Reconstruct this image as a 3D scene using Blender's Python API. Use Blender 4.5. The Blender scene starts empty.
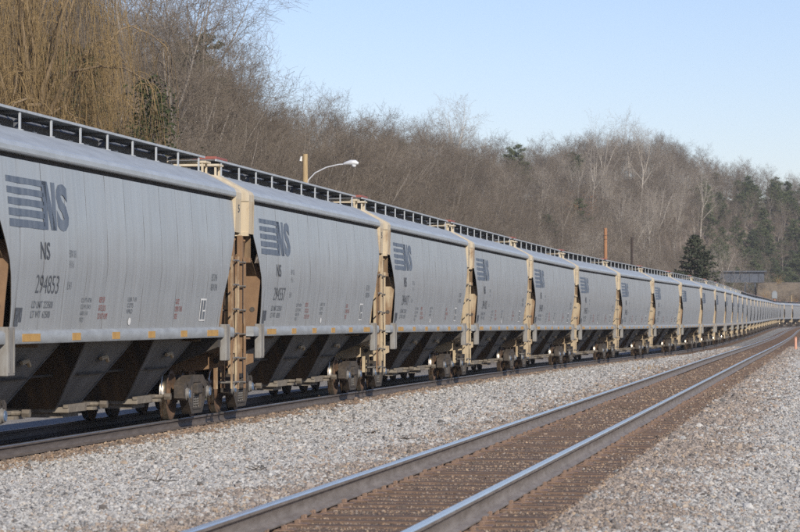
import bpy, bmesh, math, random
import numpy as np
from mathutils import Vector, Matrix

R = math.radians
scene = bpy.context.scene
COL = scene.collection

# ------------------------------------------------------------------ camera
F_PX = 3000.0                     # focal length in pixels of an 800 px wide frame (135 mm)
CAM_Z = 1.87
YAW = math.atan(430.0 / F_PX)     # the tracks run this much to the right of the optical axis
PITCH = math.atan(51.0 / F_PX)
cam_d = bpy.data.cameras.new('camera')
cam = bpy.data.objects.new('camera', cam_d)
COL.objects.link(cam)
cam_d.sensor_width = 36.0
cam_d.lens = 36.0 * F_PX / 800.0
cam_d.clip_start = 0.5
cam_d.clip_end = 20000
cam_d.dof.use_dof = True
cam_d.dof.focus_distance = 56.0
cam_d.dof.aperture_fstop = 7.1
cam.location = (0, 0, CAM_Z)
cam.rotation_euler = (R(90) + PITCH, 0, YAW)
scene.camera = cam

# ------------------------------------------------------------------ sky, sun, exposure
SUN_EL = 28.0
SUN_AZ = 33.0                     # degrees to the right of straight behind the camera
world = bpy.data.worlds.new('World')
scene.world = world
world.use_nodes = True
wn = world.node_tree.nodes
wl = world.node_tree.links
wn.clear()
sky = wn.new('ShaderNodeTexSky')
sky.sky_type = 'NISHITA'
sky.sun_disc = False
sky.sun_elevation = R(SUN_EL)
sky.sun_rotation = R(180.0 - SUN_AZ)
sky.altitude = 300
sky.air_density = 1.0
sky.dust_density = 0.3
sky.ozone_density = 2.6
bg = wn.new('ShaderNodeBackground')
bg.inputs['Strength'].default_value = 0.097
wo = wn.new('ShaderNodeOutputWorld')
tint = wn.new('ShaderNodeMix'); tint.data_type = 'RGBA'; tint.blend_type = 'MULTIPLY'
tint.inputs[0].default_value = 1.0
tint.inputs[7].default_value = (1.03, .96, 1.10, 1)
wl.new(sky.outputs[0], tint.inputs[6])
wl.new(tint.outputs[2], bg.inputs[0])
wl.new(bg.outputs[0], wo.inputs[0])

sun_d = bpy.data.lights.new('sun', 'SUN')
sun_d.energy = 4.2
sun_d.angle = R(0.7)
sun_d.color = (1.0, 0.925, 0.81)
sun = bpy.data.objects.new('sun', sun_d)
COL.objects.link(sun)
_el, _az = R(SUN_EL), R(SUN_AZ)
to_sun = Vector((math.sin(_az) * math.cos(_el), -math.cos(_az) * math.cos(_el), math.sin(_el)))
sun.rotation_euler = to_sun.to_track_quat('Z', 'Y').to_euler()
sun.location = to_sun * 200

scene.view_settings.view_transform = 'Standard'
scene.view_settings.look = 'None'
scene.view_settings.gamma = 1.0
scene.view_settings.exposure = 0.26
scene.view_settings.use_curve_mapping = False
scene.render.engine = 'CYCLES'
scene.cycles.use_denoising = False   # keeps the fine twigs and ballast crisp; leaves a little film-like grain
scene.cycles.sample_clamp_direct = 12.0
scene.cycles.sample_clamp_indirect = 6.0
scene.cycles.max_bounces = 5
scene.cycles.diffuse_bounces = 3
scene.cycles.glossy_bounces = 3
scene.cycles.transparent_max_bounces = 6
scene.cycles.volume_bounces = 0
scene.cycles.caustics_reflective = False
scene.cycles.caustics_refractive = False

random.seed(7)
rng = np.random.default_rng(11)


# ------------------------------------------------------------------ helpers
def pchip(xs, ys):
    xs = np.array(xs, float); ys = np.array(ys, float)
    h = np.diff(xs); d = np.diff(ys) / h
    m = np.zeros_like(xs)
    m[0], m[-1] = d[0], d[-1]
    for i in range(1, len(xs) - 1):
        if d[i - 1] * d[i] > 0:
            w1 = 2 * h[i] + h[i - 1]; w2 = h[i] + 2 * h[i - 1]
            m[i] = (w1 + w2) / (w1 / d[i - 1] + w2 / d[i])
    def f(x):
        x = np.asarray(x, float)
        xc = np.clip(x, xs[0], xs[-1])
        i = np.clip(np.searchsorted(xs, xc) - 1, 0, len(xs) - 2)
        t = (xc - xs[i]) / h[i]
        a = 2 * t**3 - 3 * t**2 + 1; b = t**3 - 2 * t**2 + t
        c = -2 * t**3 + 3 * t**2; e = t**3 - t**2
        return a * ys[i] + b * h[i] * m[i] + c * ys[i + 1] + e * h[i] * m[i + 1]
    return f


def tag(o, label=None, cat=None, group=None, kind=None):
    if label: o['label'] = label
    if cat: o['category'] = cat
    if group: o['group'] = group
    if kind: o['kind'] = kind
    return o


def empty(name, loc=(0, 0, 0), rz=0.0, rx=0.0, parent=None):
    o = bpy.data.objects.new(name, None)
    COL.objects.link(o)
    o.location = loc
    o.rotation_euler = (rx, 0, rz)
    o.empty_display_size = 0.2
    if parent: o.parent = parent
    return o


def link(name, mesh, parent=None, loc=(0, 0, 0), rot=(0, 0, 0), scale=(1, 1, 1)):
    o = bpy.data.objects.new(name, mesh)
    COL.objects.link(o)
    o.location = loc
    o.rotation_euler = rot
    o.scale = scale
    if parent: o.parent = parent
    return o


class MB:
    """Collects shapes into one mesh."""
    def __init__(self):
        self.v = []; self.f = []; self.m = []

    def add(self, verts, faces, mi=0):
        n = len(self.v)
        self.v += [tuple(p) for p in verts]
        self.f += [tuple(i + n for i in f) for f in faces]
        self.m += [mi] * len(faces)
        return self

    def box(self, x0, x1, y0, y1, z0, z1, mi=0, bev=0.0):
        b = bev
        if b <= 0:
            vs = [(x, y, z) for x in (x0, x1) for y in (y0, y1) for z in (z0, z1)]
            fs = [(0, 1, 3, 2), (4, 6, 7, 5), (0, 4, 5, 1), (2, 3, 7, 6), (0, 2, 6, 4), (1, 5, 7, 3)]
            return self.add(vs, fs, mi)
        vs = []
        for (x, sx) in ((x0, 1), (x1, -1)):
            for (y, sy) in ((y0, 1), (y1, -1)):
                for (z, sz) in ((z0, 1), (z1, -1)):
                    vs += [(x, y + sy * b, z + sz * b), (x + sx * b, y, z + sz * b), (x + sx * b, y + sy * b, z)]
        def I(i, j, k, a): return ((i * 2 + j) * 2 + k) * 3 + a
        fs = []
        for i in (0, 1):
            fs.append([I(i, 0, 0, 0), I(i, 0, 1, 0), I(i, 1, 1, 0), I(i, 1, 0, 0)][::1 if i == 0 else -1])
            fs.append([I(0, i, 0, 1), I(1, i, 0, 1), I(1, i, 1, 1), I(0, i, 1, 1)][::1 if i == 0 else -1])
            fs.append([I(0, 0, i, 2), I(0, 1, i, 2), I(1, 1, i, 2), I(1, 0, i, 2)][::1 if i == 0 else -1])
        for i in (0, 1):
            for j in (0, 1):
                fs.append([I(i, j, 0, 0), I(i, j, 0, 1), I(i, j, 1, 1), I(i, j, 1, 0)])
                fs.append([I(i, 0, j, 0), I(i, 0, j, 2), I(i, 1, j, 2), I(i, 1, j, 0)])
                fs.append([I(0, i, j, 1), I(0, i, j, 2), I(1, i, j, 2), I(1, i, j, 1)])
                for k in (0, 1):
                    fs.append([I(i, j, k, 0), I(i, j, k, 1), I(i, j, k, 2)])
        return self.add(vs, fs, mi)

    def tube(self, pts, radii, n=8, mi=0, caps=True):
        pts = [Vector(p) for p in pts]
        if not hasattr(radii, '__len__'): radii = [radii] * len(pts)
        vs = []; fs = []
        up = None
        for i, p in enumerate(pts):
            d = (pts[min(i + 1, len(pts) - 1)] - pts[max(i - 1, 0)]).normalized()
            if up is None:
                up = Vector((0, 0, 1)) if abs(d.z) < .9 else Vector((1, 0, 0))
            a = d.cross(up).normalized(); b = a.cross(d).normalized(); up = b
            for k in range(n):
                t = 2 * math.pi * k / n
                vs.append(p + (a * math.cos(t) + b * math.sin(t)) * radii[i])
        for i in range(len(pts) - 1):
            for k in range(n):
                fs.append((i * n + k, i * n + (k + 1) % n, (i + 1) * n + (k + 1) % n, (i + 1) * n + k))
        if caps:
            fs.append(tuple(range(n))[::-1]); fs.append(tuple((len(pts) - 1) * n + k for k in range(n)))
        return self.add(vs, fs, mi)

    def lathe_x(self, prof, n=28, mi=None, c=(0, 0, 0)):
        """prof: list of (x, r); mi: per-band material index list"""
        vs = []; fs = []; ms = []
        for (x, r) in prof:
            for k in range(n):
                t = 2 * math.pi * k / n
                vs.append((c[0] + x, c[1] + r * math.cos(t), c[2] + r * math.sin(t)))
        for i in range(len(prof) - 1):
            for k in range(n):
                fs.append((i * n + k, i * n + (k + 1) % n, (i + 1) * n + (k + 1) % n, (i + 1) * n + k))
                ms.append(mi[i] if mi else 0)
        s = len(self.v)
        self.add(vs, fs, 0)
        self.m[-len(fs):] = ms
        return self

    def extrude_poly(self, poly, axis, a0, a1, mi=0):
        """poly: 2D outline; axis 'x': (y,z) outline extruded in x; 'y': (x,z) outline extruded in y; 'z': (x,y)"""
        n = len(poly)
        def P(p, a):
            if axis == 'x': return (a, p[0], p[1])
            if axis == 'y': return (p[0], a, p[1])
            return (p[0], p[1], a)
        vs = [P(p, a0) for p in poly] + [P(p, a1) for p in poly]
        fs = [(i, (i + 1) % n, n + (i + 1) % n, n + i) for i in range(n)]
        fs.append(tuple(range(n))[::-1]); fs.append(tuple(range(n, 2 * n)))
        return self.add(vs, fs, mi)

    def mesh(self, name, mats, smooth=None):
        me = bpy.data.meshes.new(name)
        me.from_pydata(self.v, [], self.f)
        if not isinstance(mats, (list, tuple)): mats = [mats]
        for m in mats: me.materials.append(m)
        me.polygons.foreach_set('material_index', self.m)
        bm = bmesh.new(); bm.from_mesh(me)
        bmesh.ops.recalc_face_normals(bm, faces=bm.faces)
        bm.to_mesh(me); bm.free()
        if smooth is not None:
            me.polygons.foreach_set('use_smooth', [True] * len(me.polygons))
            me.set_sharp_from_angle(angle=R(smooth))
        me.update()
        return me


def fast_mesh(name, verts, tris=None, quads=None, mats=(), smooth=False):
    me = bpy.data.meshes.new(name)
    nt = 0 if tris is None else len(tris); nq = 0 if quads is None else len(quads)
    me.vertices.add(len(verts))
    me.vertices.foreach_set('co', np.asarray(verts, np.float32).ravel())
    loops = []; starts = []
    if nq: loops.append(np.asarray(quads, np.int32).ravel())
    if nt: loops.append(np.asarray(tris, np.int32).ravel())
    loops = np.concatenate(loops)
    me.loops.add(len(loops))
    me.loops.foreach_set('vertex_index', loops)
    me.polygons.add(nq + nt)
    st = np.concatenate([np.arange(nq) * 4, nq * 4 + np.arange(nt) * 3]).astype(np.int32)
    me.polygons.foreach_set('loop_start', st)
    for m in mats: me.materials.append(m)
    me.update(calc_edges=True)
    if smooth: me.polygons.foreach_set('use_smooth', [True] * (nq + nt))
    me.validate()
    return me


# ------------------------------------------------------------------ materials
class NT:
    def __init__(self, name):
        self.mat = bpy.data.materials.new(name)
        self.mat.use_nodes = True
        self.t = self.mat.node_tree
        self.b = self.t.nodes['Principled BSDF']
        self.coord = None

    def n(self, typ, **kw):
        nd = self.t.nodes.new(typ)
        for k, v in kw.items():
            if k.startswith('i_'):
                key = k[2:]
                key = int(key) if key.isdigit() else key.replace('_', ' ')
                nd.inputs[key].default_value = v
            else:
                setattr(nd, k, v)
        return nd

    def l(self, a, b): self.t.links.new(a, b)

    def obj(self):
        if not self.coord: self.coord = self.n('ShaderNodeTexCoord')
        return self.coord.outputs['Object']

    def gen(self, which):
        if not self.coord: self.coord = self.n('ShaderNodeTexCoord')
        return self.coord.outputs[which]

    def mapped(self, scale=(1, 1, 1), src=None):
        m = self.n('ShaderNodeMapping')
        m.inputs['Scale'].default_value = scale
        self.l(src or self.obj(), m.inputs['Vector'])
        return m.outputs[0]

    def noise(self, scale=5.0, detail=4, rough=.6, vec=None):
        nd = self.n('ShaderNodeTexNoise')
        nd.inputs['Scale'].default_value = scale
        nd.inputs['Detail'].default_value = detail
        nd.inputs['Roughness'].default_value = rough
        self.l(vec or self.obj(), nd.inputs['Vector'])
        return nd.outputs['Fac']

    def ramp(self, fac, stops, mode='LINEAR'):
        r = self.n('ShaderNodeValToRGB')
        r.color_ramp.interpolation = mode
        e = r.color_ramp.elements
        while len(e) < len(stops): e.new(0.5)
        for el, (p, c) in zip(e, stops):
            el.position = p
            el.color = (*c, 1) if len(c) == 3 else c
        self.l(fac, r.inputs[0])
        return r.outputs[0]

    def mix(self, fac, a, b, mode='MIX'):
        m = self.n('ShaderNodeMix', data_type='RGBA', blend_type=mode)
        if isinstance(fac, (int, float)): m.inputs[0].default_value = fac
        else: self.l(fac, m.inputs[0])
        for s, i in ((a, 6), (b, 7)):
            if isinstance(s, tuple): m.inputs[i].default_value = (*s, 1)
            else: self.l(s, m.inputs[i])
        return m.outputs[2]

    def math(self, op, a, b=None, clamp=False):
        m = self.n('ShaderNodeMath', operation=op, use_clamp=clamp)
        for s, i in ((a, 0), (b, 1)):
            if s is None: continue
            if isinstance(s, (int, float)): m.inputs[i].default_value = s
            else: self.l(s, m.inputs[i])
        return m.outputs[0]

    def bump(self, h, strength=.4, dist=.02):
        b = self.n('ShaderNodeBump')
        b.inputs['Strength'].default_value = strength
        b.inputs['Distance'].default_value = dist
        self.l(h, b.inputs['Height'])
        self.l(b.outputs[0], self.b.inputs['Normal'])

    def color(self, c):
        if isinstance(c, tuple): self.b.inputs['Base Color'].default_value = (*c, 1)
        else: self.l(c, self.b.inputs['Base Color'])

    def rough(self, r):
        if isinstance(r, (int, float)): self.b.inputs['Roughness'].default_value = r
        else: self.l(r, self.b.inputs['Roughness'])

    def sep(self, src):
        s = self.n('ShaderNodeSeparateXYZ'); self.l(src, s.inputs[0]); return s.outputs

    def rand(self):
        return self.n('ShaderNodeObjectInfo').outputs['Random']

    def attr(self, name):
        a = self.n('ShaderNodeAttribute'); a.attribute_name = name; return a.outputs['Fac']


def simple(name, c1, c2, scale=3.0, rough=.7, metal=0.0, detail=5, bump=0.0, stretch=(1, 1, 1), lo=.35, hi=.65, spec=None):
    m = NT(name)
    f = m.noise(scale, detail, .62, m.mapped(stretch))
    m.color(m.ramp(f, [(lo, c1), (hi, c2)]))
    m.rough(rough)
    m.b.inputs['Metallic'].default_value = metal
    if spec is not None: m.b.inputs['Specular IOR Level'].default_value = spec
    if bump: m.bump(f, bump, .02)
    return m.mat


M = {}


def paint_grey():
    m = NT('grey_car_paint')
    xyz = m.sep(m.obj())
    # long vertical rain streaks, blotches, road dust near the sill
    st = m.noise(1.0, 4, .6, m.mapped((3.0, 7.0, .16)))
    bl = m.noise(.9, 4, .6, m.mapped((1, 1, 1.4)))
    base = m.mix(m.ramp(st, [(.40, (0, 0, 0)), (.72, (1, 1, 1))]), (.325, .350, .366), (.262, .280, .290))
    base = m.mix(m.math('MULTIPLY', m.ramp(bl, [(.45, (0, 0, 0)), (.75, (1, 1, 1))]), .35), base, (.375, .40, .415))
    zn = m.math('ADD', xyz[2], m.math('MULTIPLY', m.noise(1.6, 4, .6, m.mapped((1, 1.2, .5))), .9))
    low = m.ramp(m.math('DIVIDE', m.math('SUBTRACT', zn, 1.55), 1.3), [(.25, (1, 1, 1)), (.85, (0, 0, 0))])
    base = m.mix(m.math('MULTIPLY', low, .45), base, (.28, .273, .258))
    thin = m.noise(1.0, 3, .7, m.mapped((2.0, 26.0, .10)))
    base = m.mix(m.math('MULTIPLY', m.ramp(thin, [(.60, (0, 0, 0)), (.76, (1, 1, 1))]), .30), base, (.20, .205, .205))
    rnd = m.rand()
    tone = m.n('ShaderNodeAttribute'); tone.attribute_name = 'tone'; tone.attribute_type = 'OBJECT'
    runs = m.noise(1.0, 4, .7, m.mapped((1.0, 9.0, .12)))
    base = m.mix(m.math('MULTIPLY', m.ramp(runs, [(.63, (0, 0, 0)), (.74, (1, 1, 1))]), .30), base, (.26, .20, .145))
    base = m.mix(m.math('MULTIPLY', rnd, .12), base, (.44, .455, .46))
    m.color(m.mix(m.math('MULTIPLY', tone.outputs['Fac'], .55), base, (.245, .245, .24)))
    m.rough(m.math('ADD', m.math('MULTIPLY', bl, .22), .22))
    m.b.inputs['Specular IOR Level'].default_value = .5
    dents = m.noise(1.0, 3, .5, m.mapped((1.0, 2.6, .55)))
    fine = m.noise(14, 3, .6)
    m.bump(m.math('ADD', dents, m.math('MULTIPLY', fine, .004)), .6, .035)
    return m.mat


def paint_tan():
    m = NT('tan_car_paint')
    xyz = m.sep(m.obj())
    st = m.noise(1.0, 4, .65, m.mapped((6.0, 6.0, .35)))
    rust = m.noise(2.2, 6, .7)
    lowz = m.math('SUBTRACT', 1.0, m.math('DIVIDE', m.math('SUBTRACT', xyz[2], .6), 2.9), clamp=True)
    base = m.mix(m.ramp(st, [(.35, (0, 0, 0)), (.7, (1, 1, 1))]), (.56, .475, .34), (.45, .36, .235))
    k = m.math('ADD', m.math('MULTIPLY', m.math('ADD', rust, st), .5), m.math('MULTIPLY', lowz, .15))
    rnd = m.rand()
    k = m.math('ADD', k, m.math('MULTIPLY', m.math('SUBTRACT', rnd, .5), .10))
    m.color(m.mix(m.ramp(k, [(.53, (0, 0, 0)), (.68, (1, 1, 1))]), base, (.21, .105, .045)))
    m.rough(.75)
    m.bump(rust, .2, .01)
    return m.mat


M['paint'] = paint_grey()
M['tan'] = paint_tan()
def rust_tan():
    m = NT('rust_streaked_tan_paint')
    f = m.noise(1.6, 5, .65, m.mapped((3, 3, .8)))
    g = m.noise(5.0, 4, .7)
    rusty = m.n('ShaderNodeAttribute'); rusty.attribute_name = 'rusty'; rusty.attribute_type = 'OBJECT'
    tan = m.mix(g, (.50, .41, .275), (.36, .28, .18))
    rst = m.mix(g, (.27, .165, .088), (.13, .074, .04))
    k = m.math('ADD', m.math('MULTIPLY', m.math('SUBTRACT', f, .5), 2.2), rusty.outputs['Fac'])
    m.color(m.mix(m.ramp(k, [(.30, (0, 0, 0)), (.75, (1, 1, 1))]), tan, rst))
    m.rough(.8)
    m.bump(g, .15, .01)
    return m.mat


M['rusttan'] = rust_tan()
M['cream'] = simple('cream_roof_end_paint', (.58, .51, .39), (.46, .39, .28), 3, .7, stretch=(2, 2, .6))
M['roof'] = simple('grey_roof_paint', (.355, .385, .405), (.29, .312, .328), 1.6, .45, stretch=(3, .6, 1), bump=.1, spec=.4)
M['lip'] = simple('eave_paint', (.38, .41, .43), (.31, .335, .35), 2, .36, stretch=(1, .7, 3), spec=.5)
M['slope'] = simple('rusty_slope_sheet', (.25, .17, .095), (.12, .078, .045), 2.2, .85, stretch=(1.5, .6, .6))
M['bay'] = simple('dusty_hopper_sheet', (.165, .158, .147), (.09, .085, .078), 1.8, .8, stretch=(1, 1.6, .5))
M['bay_shade_rust'] = simple('shade_painted_rusty_hopper_sheet', (.030, .026, .022), (.13, .082, .040), 1.6, .85, stretch=(2.5, 1, .4), lo=.42, hi=.72)  # near-black carries the painted shade of the slope sheets, brown is rust
M['bracket'] = simple('grimy_grey_bracket', (.25, .245, .23), (.17, .15, .125), 4, .7, stretch=(2, 2, .6))
M['sill'] = simple('dusty_sill_paint', (.325, .345, .355), (.245, .255, .26), 2, .5, stretch=(1, .9, 3))
M['boxgrey'] = simple('pale_grey_cabinet', (.26, .285, .30), (.21, .23, .245), 3, .5)
M['gatemetal'] = simple('worn_gate_steel', (.235, .205, .165), (.10, .082, .064), 4, .75)
M['seam'] = simple('grimy_weld_seam', (.19, .19, .185), (.12, .115, .11), 4, .8)
M['under'] = simple('underframe_grime_and_eave_shade', (.075, .062, .050), (.035, .032, .028), 4, .85)  # underframe grime; also colours the painted shadow strip below the eaves
M['truck'] = simple('grimy_cast_steel', (.085, .066, .050), (.034, .029, .025), 6, .75, bump=.2)
M['wheelface'] = simple('rust_brown_wheel', (.14, .080, .045), (.065, .042, .028), 5, .75)
M['tread'] = simple('polished_wheel_tread', (.55, .47, .36), (.36, .30, .225), 9, .22, metal=1.0)
M['cap'] = simple('bearing_cap_paint', (.09, .15, .25), (.06, .09, .14), 8, .45)
M['wear'] = simple('bare_grey_casting', (.20, .19, .175), (.10, .092, .085), 7, .65)
M['black'] = simple('black_stencil_paint', (.06, .066, .078), (.10, .108, .12), 6, .6)
M['logo'] = simple('faded_navy_logo_paint', (.085, .110, .150), (.150, .178, .215), 1.4, .6, stretch=(1, 3, .6))
M['stencil'] = simple('faded_stencil_paint', (.13, .145, .16), (.17, .185, .20), 6, .6)
M['redpaint'] = simple('faded_red_paint', (.34, .095, .07), (.24, .08, .06), 6, .6)
M['white'] = simple('white_paint', (.78, .77, .74), (.66, .65, .62), 4, .55)
M['yellow'] = simple('yellow_reflector_sheet', (.52, .30, .07), (.42, .23, .055), 5, .45)
M['grate'] = simple('galvanised_running_board', (.16, .165, .17), (.09, .094, .10), 8, .6)
M['galv'] = simple('galvanised_edge_rail', (.42, .445, .47), (.32, .34, .36), 4, .42)
M['coupler'] = simple('coupler_casting', (.11, .075, .05), (.05, .04, .03), 6, .7)
M['rail_top'] = simple('polished_rail_head', (.62, .63, .64), (.50, .505, .51), 12, .2, metal=.8, stretch=(8, .15, 1))
M['rail_side'] = simple('brown_grey_rail_web', (.235, .205, .182), (.15, .125, .105), 5, .6, stretch=(3, .5, 3))
M['rail_dull'] = simple('dulled_rail_head', (.30, .30, .305), (.22, .22, .22), 12, .35, metal=.7, stretch=(8, .15, 1))
M['rail_rust'] = simple('rust_dark_rail_web', (.135, .112, .098), (.085, .068, .058), 5, .65, stretch=(3, .5, 3))
M['tie'] = simple('weathered_tie_wood', (.17, .110, .075), (.07, .047, .034), 3, .9, stretch=(1.0, 14, 6), bump=.5)
M['plate'] = simple('rusty_tie_plate', (.30, .205, .15), (.15, .095, .065), 8, .65)
M['plate_end'] = M['plate']
M['wood_pole'] = simple('weathered_pole_wood', (.42, .315, .17), (.30, .215, .115), 4, .9, stretch=(6, 6, .5))
M['orange_pole'] = simple('orange_pole_wood', (.36, .185, .09), (.27, .13, .065), 4, .85, stretch=(6, 6, .5))
M['dark_pole'] = simple('creosoted_pole_wood', (.06, .042, .036), (.035, .027, .024), 4, .9, stretch=(6, 6, .5))
M['girder'] = simple('blue_grey_girder_paint', (.085, .10, .13), (.06, .07, .09), 1.2, .6, stretch=(2, 1, .5))
M['concrete'] = simple('pale_concrete', (.60, .56, .49), (.50, .47, .40), 1.5, .9)
M['alu'] = simple('lamp_aluminium', (.75, .76, .76), (.66, .67, .68), 5, .35, metal=.3)
M['lens'] = simple('lamp_lens', (.75, .77, .78), (.7, .72, .74), 5, .15)
M['orange'] = simple('orange_marker_plastic', (.56, .29, .19), (.47, .23, .15), 5, .5)
M['bark'] = simple('grey_brown_bark', (.31, .275, .235), (.175, .152, .13), 5, .95, stretch=(5, 5, .8))
M['bark_pale'] = simple('pale_sycamore_bark', (.50, .46, .40), (.32, .29, .25), 3, .9, stretch=(3, 3, .8))
M['bark_dark'] = simple('dark_bark', (.10, .082, .066), (.06, .05, .042), 5, .95, stretch=(5, 5, .8))


def twig_mat(name, c1, c2, c3):
    m = NT(name)
    r = m.rand()
    f = m.noise(.45, 3, .6)
    a = m.mix(r, c1, c2)
    m.color(m.mix(m.math('MULTIPLY', m.ramp(f, [(.4, (0, 0, 0)), (.65, (1, 1, 1))]), .6), a, c3))
    m.rough(.9)
    m.b.inputs['Specular IOR Level'].default_value = .15
    return m.mat


M['twig'] = twig_mat('bare_twigs', (.235, .195, .152), (.100, .084, .069), (.215, .176, .134))
M['twig_pale'] = twig_mat('pale_bare_twigs', (.36, .32, .27), (.30, .265, .225), (.40, .355, .30))
M['brush'] = twig_mat('dry_underbrush', (.23, .185, .145), (.12, .098, .08), (.20, .16, .122))
M['willow'] = twig_mat('golden_willow_twigs', (.33, .235, .115), (.25, .175, .085), (.40, .29, .145))
M['needle'] = twig_mat('dark_pine_needles', (.085, .102, .050), (.055, .072, .040), (.115, .125, .062))
M['needle_blue'] = twig_mat('dark_spruce_needles', (.044, .052, .034), (.036, .045, .031), (.075, .082, .052))
M['needle_dark'] = twig_mat('deep_green_needles', (.040, .050, .024), (.032, .042, .022), (.070, .080, .036))
M['rusty_leaf'] = twig_mat('clinging_russet_leaves', (.34, .165, .085), (.28, .13, .07), (.38, .20, .10))
M['gold_brush'] = twig_mat('golden_dry_weeds', (.42, .275, .12), (.36, .23, .10), (.48, .33, .16))
M['oak'] = M['rusty_leaf']


# ------------------------------------------------------------------ track lines (X = metres left of the camera axis of travel, t = metres ahead)
C1 = pchip([-200, 0, 120, 200, 320, 450, 540, 590, 620, 650, 690, 730], [3.655, 3.655, 3.655, 3.9, 4.6, 5.2, 5.3, 4.4, 3.0, .8, -4, -11])
C2 = pchip([-200, 20, 95, 113, 132, 150, 168, 187, 205, 223, 242, 260, 296, 335, 480, 550, 580, 600, 618, 636, 690, 730],
           [12.65, 12.65, 12.65, 12.58, 12.35, 11.8, 11.2, 10.55, 10.1, 9.88, 9.78, 9.82, 10.0, 10.15, 10.7, 11.0, 10.6, 9.4, 7.9, 6.3, .2, -7])
Z1 = pchip([-200, 100, 200, 320, 450, 600, 800], [.39, .39, .22, .0, .05, .1, .1])
Z2 = pchip([-200, 60, 100, 137, 192, 325, 486, 600, 800], [.0, .0, -.08, -.2, -.30, -.35, -.1, 0, 0])
RAIL_H = .185


def ground_z(t, X):
    """height of the ballast / ground sheet"""
    t = np.asarray(t, float); X = np.asarray(X, float)
    c1, c2, a1, a2 = C1(t), C2(t), Z1(t) - RAIL_H, Z2(t) - RAIL_H
    d1 = X - c1; d2 = X - c2
    z = np.where(d1 < -1.9, a1 - .05 - .13 * np.clip((-1.9 - d1) / 2.2, 0, 1) - .10 * np.clip((-4.1 - d1) / 12, 0, 1), a1 - .032)
    e1 = c1 + 1.75; e2 = c2 - 1.75
    w = np.clip((X - e1) / np.maximum(e2 - e1, .3), 0, 1)
    w = w * w * (3 - 2 * w)
    zm = (a1 - .035) * (1 - w) + (a2 - .055) * w
    z = np.where((X >= e1) & (X < e2), zm, z)
    z = np.where(X >= e2, a2 - .03, z)
    z = np.where(d2 > 1.8, a2 - .03 - .45 * np.clip((d2 - 1.8) / 2.5, 0, 1), z)
    return z


# hill behind the train: toe distance, ridge distance and ridge height by bearing (degrees left of the track direction)
HA = [-60, -12, -3, .52, 1.4, 2.1, 3.2, 5.0, 5.9, 8, 10, 12.5, 14.8, 20, 40, 70]
TOE = pchip(HA, [760, 800, 800, 770, 740, 690, 560, 430, 370, 235, 180, 140, 120, 100, 80, 75])
RDG = pchip(HA, [950, 960, 930, 900, 880, 850, 760, 660, 590, 420, 330, 280, 250, 220, 200, 200])
HGT = pchip(HA, [36, 36, 35, 34, 35, 37, 38, 30, 25, 18.5, 14.0, 17, 21, 23, 23, 23])


def hill_z(t, X):
    t = np.asarray(t, float); X = np.asarray(X, float)
    d = np.hypot(t, X)
    a = np.degrees(np.arctan2(X, t))
    toe, rd, h = TOE(a), RDG(a), HGT(a)
    s = np.clip((d - toe) / (rd - toe), 0, 1)
    s = s * s * (3 - 2 * s) * .55 + s * .45
    bumpy = 1.1 * np.sin(d * .045 + a * .8) * np.sin(a * 1.7 + .6) * s
    back = np.clip((d - rd) / 260, 0, 1)
    return h * s * (1 - .45 * back * back) + bumpy - .75


# ------------------------------------------------------------------ ground sheet
def gravel_nodes(m, rust, scale_boost=1.0):
    vec = m.obj()
    v1 = m.n('ShaderNodeTexVoronoi'); v1.inputs['Scale'].default_value = 27 * scale_boost; m.l(vec, v1.inputs['Vector'])
    v2 = m.n('ShaderNodeTexVoronoi', feature='DISTANCE_TO_EDGE'); v2.inputs['Scale'].default_value = 27 * scale_boost; m.l(vec, v2.inputs['Vector'])
    cs = m.n('ShaderNodeSeparateColor'); m.l(v1.outputs['Color'], cs.inputs[0])
    return cs.outputs, v1.outputs['Distance'], v2.outputs['Distance']


STONES = [(0, (.055, .056, .058)), (.12, (.16, .162, .162)), (.28, (.30, .30, .296)), (.55, (.385, .385, .378)), (.84, (.49, .487, .472)), (.95, (.38, .32, .25)), (1.0, (.23, .145, .09))]
RUSTY = [(0, (.045, .030, .022)), (.3, (.110, .065, .041)), (.6, (.175, .103, .060)), (.85, (.28, .175, .098)), (1.0, (.38, .28, .18))]


def ground_material():
    m = NT('gravel_ground')
    cell, dist, edge = gravel_nodes(m, None)
    d1 = m.attr('d1'); d2 = m.attr('d2'); off = m.attr('off')
    nz = m.math('MULTIPLY', m.math('SUBTRACT', m.noise(.9, 5, .65), .5), .9)
    a1 = m.math('ADD', m.math('ABSOLUTE', d1), nz)
    a2 = m.math('ADD', m.math('ABSOLUTE', d2), nz)
    r1 = m.ramp(m.math('DIVIDE', a1, 4.0), [(.37, (1, 1, 1)), (.46, (0, 0, 0))])
    r2 = m.ramp(m.math('DIVIDE', a2, 4.0), [(.33, (1, 1, 1)), (.43, (0, 0, 0))])
    rust = m.math('MAXIMUM', r1, r2)
    grey = m.ramp(cell[0], STONES)
    brown = m.ramp(cell[0], RUSTY)
    stones = m.mix(rust, grey, brown)
    big = m.noise(.16, 4, .6)
    stones = m.mix(m.math('MULTIPLY', m.ramp(big, [(.45, (0, 0, 0)), (.7, (1, 1, 1))]), .25), stones, (.33, .28, .22))
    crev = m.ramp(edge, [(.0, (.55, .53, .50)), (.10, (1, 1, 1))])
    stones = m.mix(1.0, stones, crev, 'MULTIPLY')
    soil = m.ramp(m.noise(.4, 6, .65), [(.35, (.17, .125, .085)), (.65, (.25, .19, .125))])
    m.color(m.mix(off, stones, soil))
    m.rough(.92)
    m.bump(m.math('ADD', m.math('MULTIPLY', dist, -1.0), m.math('MULTIPLY', cell[1], .6)), .9, .03)
    return m.mat


M['ground'] = ground_material()


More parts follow.
